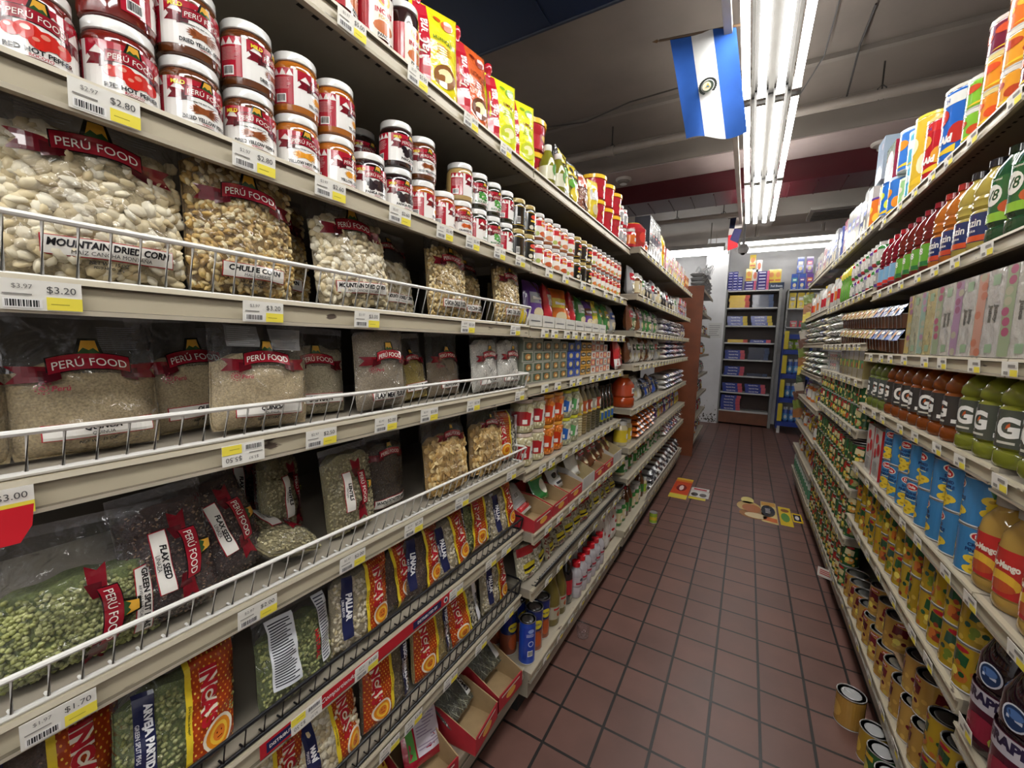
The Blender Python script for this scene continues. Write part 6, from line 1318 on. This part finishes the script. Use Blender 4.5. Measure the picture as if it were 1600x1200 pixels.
for i in range(26):
    a0 = r.uniform(0, 6.28); P = [(-.58 + .06 * math.cos(a0), 5.9 + r.uniform(-.2, .2), 2.24)]
    for k in range(3): P.append((P[-1][0] + r.uniform(-.03, .05), P[-1][1] + r.uniform(-.05, .05), P[-1][2] + .04))
    m.tube(P, .004, 'd8dadc', 'gloss', 4)
m.box(-.66, -.5, 5.7, 6.1, 2.232, 2.25, 'c9ccd0', 'foil'); tag(m.build('plastic_bundle'), 'tangled bundle of clear plastic strips on top of the far shelving', 'plastic bundle')
# foil and wrap shelf against the back wall
root = empty('wrap_shelf'); root.location = (0, 8.05, 0); xs = (-.40, .385)
for x in xs:
    m = MB(); m.box(x - .02, x + .02, 0, .35, 0, 2.33, '8d8d8a', 'steel'); m.build('upright', root)
m = MB(); m.box(-.4, .38, .33, .35, 0, 2.3, '3c241a', 'wood'); m.build('back_panel', root); m = MB(); m.box(-.38, .36, .0, .02, .03, .24, '7a4a32', 'wood'); m.build('kick_plate', root)
SZ = [.25, .57, .86, 1.14, 1.43, 1.72, 2.02, 2.31]
for z in SZ: m = MB(); m.box(-.38, .36, -.005, .33, z - .022, z, 'c9c9c6', 'steel'); m.build('shelf', root)
tag(root, 'grey metal shelf of foil boxes against the back wall', 'shelving')
def wrap(c, e, word, W=.30):
    return carton(W, .055, .052, c, lambda a, w, h: (a.rect(w * .28, 0.001, w * .5, h - .001, e, 1), a.text(word, -w * .08, h * .5, h * .42, 'e6e6ea', 2, fit=w * .5, bold=.03, shear=.2)), e, 'wrap_box')
wb = wrap('26388c', 'c0505c', 'Reynolds Wrap'); wb2 = wrap('26388c', 'c9b03a', 'Reynolds Wrap'); wy = wrap('d0ac30', 'b8483c', ''); wd = wrap('232c44', '3a4a6a', '')
def stack(key, mk, x, z, n, lab, dx=0):
    for i in range(n): place(key, mk, (x + (R.uniform(-.012, .012) if dx == 0 else dx * i), 8.09, z + .0008 + i * .0525), 0, f'{lab}, {ORD[i]} from bottom', 'box', 'foil and wrap boxes on the back shelf')
stack('foil_blue', wb, -.21, SZ[0], 5, 'blue foil box, lowest shelf'); stack('foil_blue', wb, -.20, SZ[1], 3, 'blue foil box, second shelf left stack'); stack('foil_blue', wb, .14, SZ[1], 3, 'blue foil box, second shelf right stack')
stack('foil_blue', wb, -.2, SZ[2], 3, 'blue foil box, third shelf left stack'); stack('wrap_dark', wd, .15, SZ[2], 1, 'single dark wrap box, third shelf'); stack('foil_blue', wb, -.2, SZ[3], 3, 'blue foil box, fourth shelf left stack'); stack('wrap_dark', wd, .15, SZ[3], 4, 'dark wrap box, fourth shelf right stack')
stack('foil_yellow', wy, -.18, SZ[4], 1, 'single yellow wrap box, fifth shelf'); stack('foil_blue', wb, .16, SZ[4], 1, 'single blue foil box, fifth shelf'); stack('foil_two', wb2, -.2, SZ[5], 3, 'blue and yellow foil box, sixth shelf left stack'); stack('foil_two', wb2, .15, SZ[5], 3, 'blue and yellow foil box, sixth shelf right stack')
stack('foil_yellow', wy, -.2, SZ[6], 4, 'yellow wrap box, seventh shelf left stack'); stack('wrap_dark', wd, .15, SZ[6], 4, 'dark wrap box, seventh shelf right stack')
nb = carton(.07, .1, .045, '2a2c7c', lambda a, w, h: a.rect(-w * .35, h * .3, w * .35, h * .6, 'c9c4d8', 1), '2a2c7c', 'bag_box'); pb2 = carton(.17, .1, .05, '33286e', lambda a, w, h: (a.rect(-w * .35, h * .4, w * .2, h * .65, 'd8d4e4', 1), a.rect(w * .3, 0.001, w * .5, h - .001, 'b84a6a', 1)), 'b84a6a', 'bag_box'); db = carton(.2, .12, .11, '223048', lambda a, w, h: a.text('Foil Sheets', 0, h * .5, h * .3, 'c9d0dc', 1, fit=w * .8), None, 'foil_box')
yb = carton(.09, .07, .22, 'd0b440', lambda a, w, h: (a.disc(0, h * .6, w * .35, h * .2, 'c9803c', 1), a.rect(-w * .4, h * .15, w * .4, h * .25, 'b8482c', 1)), 'b5a02c', 'candle_box'); wc = carton(.08, .07, .2, 'd8d4c8', lambda a, w, h: a.disc(0, h * .5, w * .3, h * .3, 'c96a4c', 1), None, 'candle_box')
for c in range(3):
    for i in range((7, 7, 5)[c]): place('nb', nb, (-.36 + .075 * c, 8.12, SZ[7] + .0005 + i * .046), 0, f'small navy box, {ORD[c]} column on top of the foil shelf, {ORD[i]} up', 'box', 'small navy boxes on top of the foil shelf')
for c, n in ((0, 3), (1, 6)):
    for i in range(n): place('pb2', pb2, (-.06 + .18 * c, 8.12, SZ[7] + .0005 + i * .051), 0, f'purple and pink box, {"left" if c == 0 else "right"} stack on top of the foil shelf, {ORD[i]} up', 'box', 'purple and pink boxes on top of the foil shelf')
place('db', db, (.32, 8.12, SZ[7] + .0005), 0, 'dark foil sheets box at the right end of the shelf top', 'box')
for k, mk, x, z, lab in (('yb', yb, -.09, 2.465, 'yellow candle box standing left on the purple boxes'), ('wc', wc, .0, 2.465, 'cream candle box right beside the yellow one'), ('yb', None, -.05, 2.69, 'yellow box on the second storey over the purple boxes'), ('wc', None, .05, 2.62, 'white box between the yellow and orange boxes'), ('yb', None, .24, 2.43, 'yellow box above the dark foil sheets box'), ('yb', None, .33, 2.43, 'rightmost yellow box on the shelf top')): place(k, mk, (x, 8.2, z), 0, lab, 'box', 'candle boxes on top of the foil shelf')
# blue wire rack with spray cans, right of it
root = empty('blue_rack'); root.location = (.62, 7.7, 0)
for x in (-.16, .2):
    m = MB(); m.box(x, x + .02, 0, .3, 0.08, 1.5, '1e3a8c', 'steel'); m.build('rack_side', root)
for z in (.12, .5, .88, 1.26, 1.5):
    m = MB(); m.box(-.15, .2, 0, .3, z, z + .07, '1e3c9a', 'steel'); o = m.build('rack_shelf', root)
    if z < 1.4: m = MB(); m.box(-.15, -.09, -.012, -.002, z + .08, z + .36, 'd9c52c', 'print'); m.build('yellow_sign', o)
m = MB(); m.box(-.14, -.1, .02, .06, 0, .12, 'd9d9d6', 'steel'); m.build('foot', root)
tag(root, 'blue rack with yellow signs holding pale blue spray cans', 'rack')
sc = bottle([(.035, 0, '3a5aa8'), (.038, .004), (.038, .18), (.03, .195)], 'gloss', (.03, .19, .235, 'b8bcc4'), (.0385, .03, .13, '5a9ad0'), lambda a: a.disc(0, .08, .02, .03, 'd4e0e8', 1), 14, 'spray_can')
for k, z in enumerate((.191, .571, .951)): [place('sc', sc, (.58 + .08 * i, 7.76, z), 0, f'blue spray can, {["lowest", "middle", "upper"][k]} rack shelf, {ORD[i]} from left', 'spray can', 'spray cans on the blue rack') for i in range(3)]
for i in range(3): place('lim' , m_bag('lime', 'white', .1, .16), (.56 + .1 * i, 7.8, 1.331), 0, f'lime green packet on the blue rack, {ORD[i]} from left', 'packet', 'lime green packets on the blue rack')
# grey cabinet with detergent boxes above
root = empty('corner_shelf'); root.location = (.72, 8.05, 0)
for x in (-.24, .26):
    m = MB(); m.box(x, x + .02, 0, .4, 0, 2.3, '8d8d8a', 'steel'); m.build('upright', root)
for z in (1.7, 2.0, 2.3): m = MB(); m.box(-.24, .26, 0, .4, z - .02, z, 'b5b5b2', 'steel'); m.build('shelf', root)
tag(root, 'grey corner shelf behind the blue rack', 'shelving')
for i, (a_, b_, x, z) in enumerate((('blue', 'teal', .56, 2.301), ('blue', 'purple', .66, 2.301), ('purple', 'orange', .76, 2.301), ('blue', 'white', .62, 2.56), ('purple', 'pink', .74, 2.56), ('yellow', 'silver', .56, 2.001), ('yellow', 'white', .67, 2.001), ('yellow', 'green', .78, 2.001), ('red', 'white', .6, 1.701), ('red', 'silver', .72, 1.701))):
    place(f'dt{a_}{b_}', bx(a_, b_, 'cream', .09, .08, .25 if z > 1.9 else .1), (x, 8.15, z), 0, f'{a_} and {b_} box on the grey corner shelf', 'box', 'boxes on the grey corner shelf')
# hanging snack strip at the right gondola end
root = empty('snack_strip'); root.location = (.47, 4.9, 1.93)
m = MB(); m.tube([(0, 0, .05), (0, 0, -1.25)], .004, '2a2a2a', 'wire'); m.build('strip', root)
for i in range(14):
    m = MB(); m.grid([[(-.05 + .012 * math.sin(i), -.01, -.07 - i * .085), (.03, -.03, -.05 - i * .085)], [(-.04, -.015, -.16 - i * .085), (.04 + .01 * math.cos(i), -.02, -.15 - i * .085)]], ['6a7a2c', '8a5a2c', 'c9b84a', '3a4a2c', 'a8a090', '5a3a2c'][i % 6], 'foil'); m.build('snack_bag', root)
tag(root, 'strip of hanging snack bags at the far end of the right shelves', 'snack strip')
m = MB(); m.box(-.11, .11, -.002, 0, 0, .26, 'cbcbc9', 'paper'); a = Art(); a.lines(-.09, .03, .09, .23, 6, '8c8c8c', 1, .35); lay(m, a, flat(-.002)); o = m.build('notice'); o.location = (-.54, 7.998, 1.5); tag(o, 'sheet of paper notice on the white column', 'notice')

# report labels that are shared or too long
_seen = {}
for o in bpy.data.objects:
    if 'label' in o: _seen.setdefault(o['label'], []).append(o.name)
for k, v in _seen.items():
    if len(v) > 1 or not 4 <= len(k.replace('-', ' ').split()) <= 16: print('LABEL', len(v), len(k.split()), k)
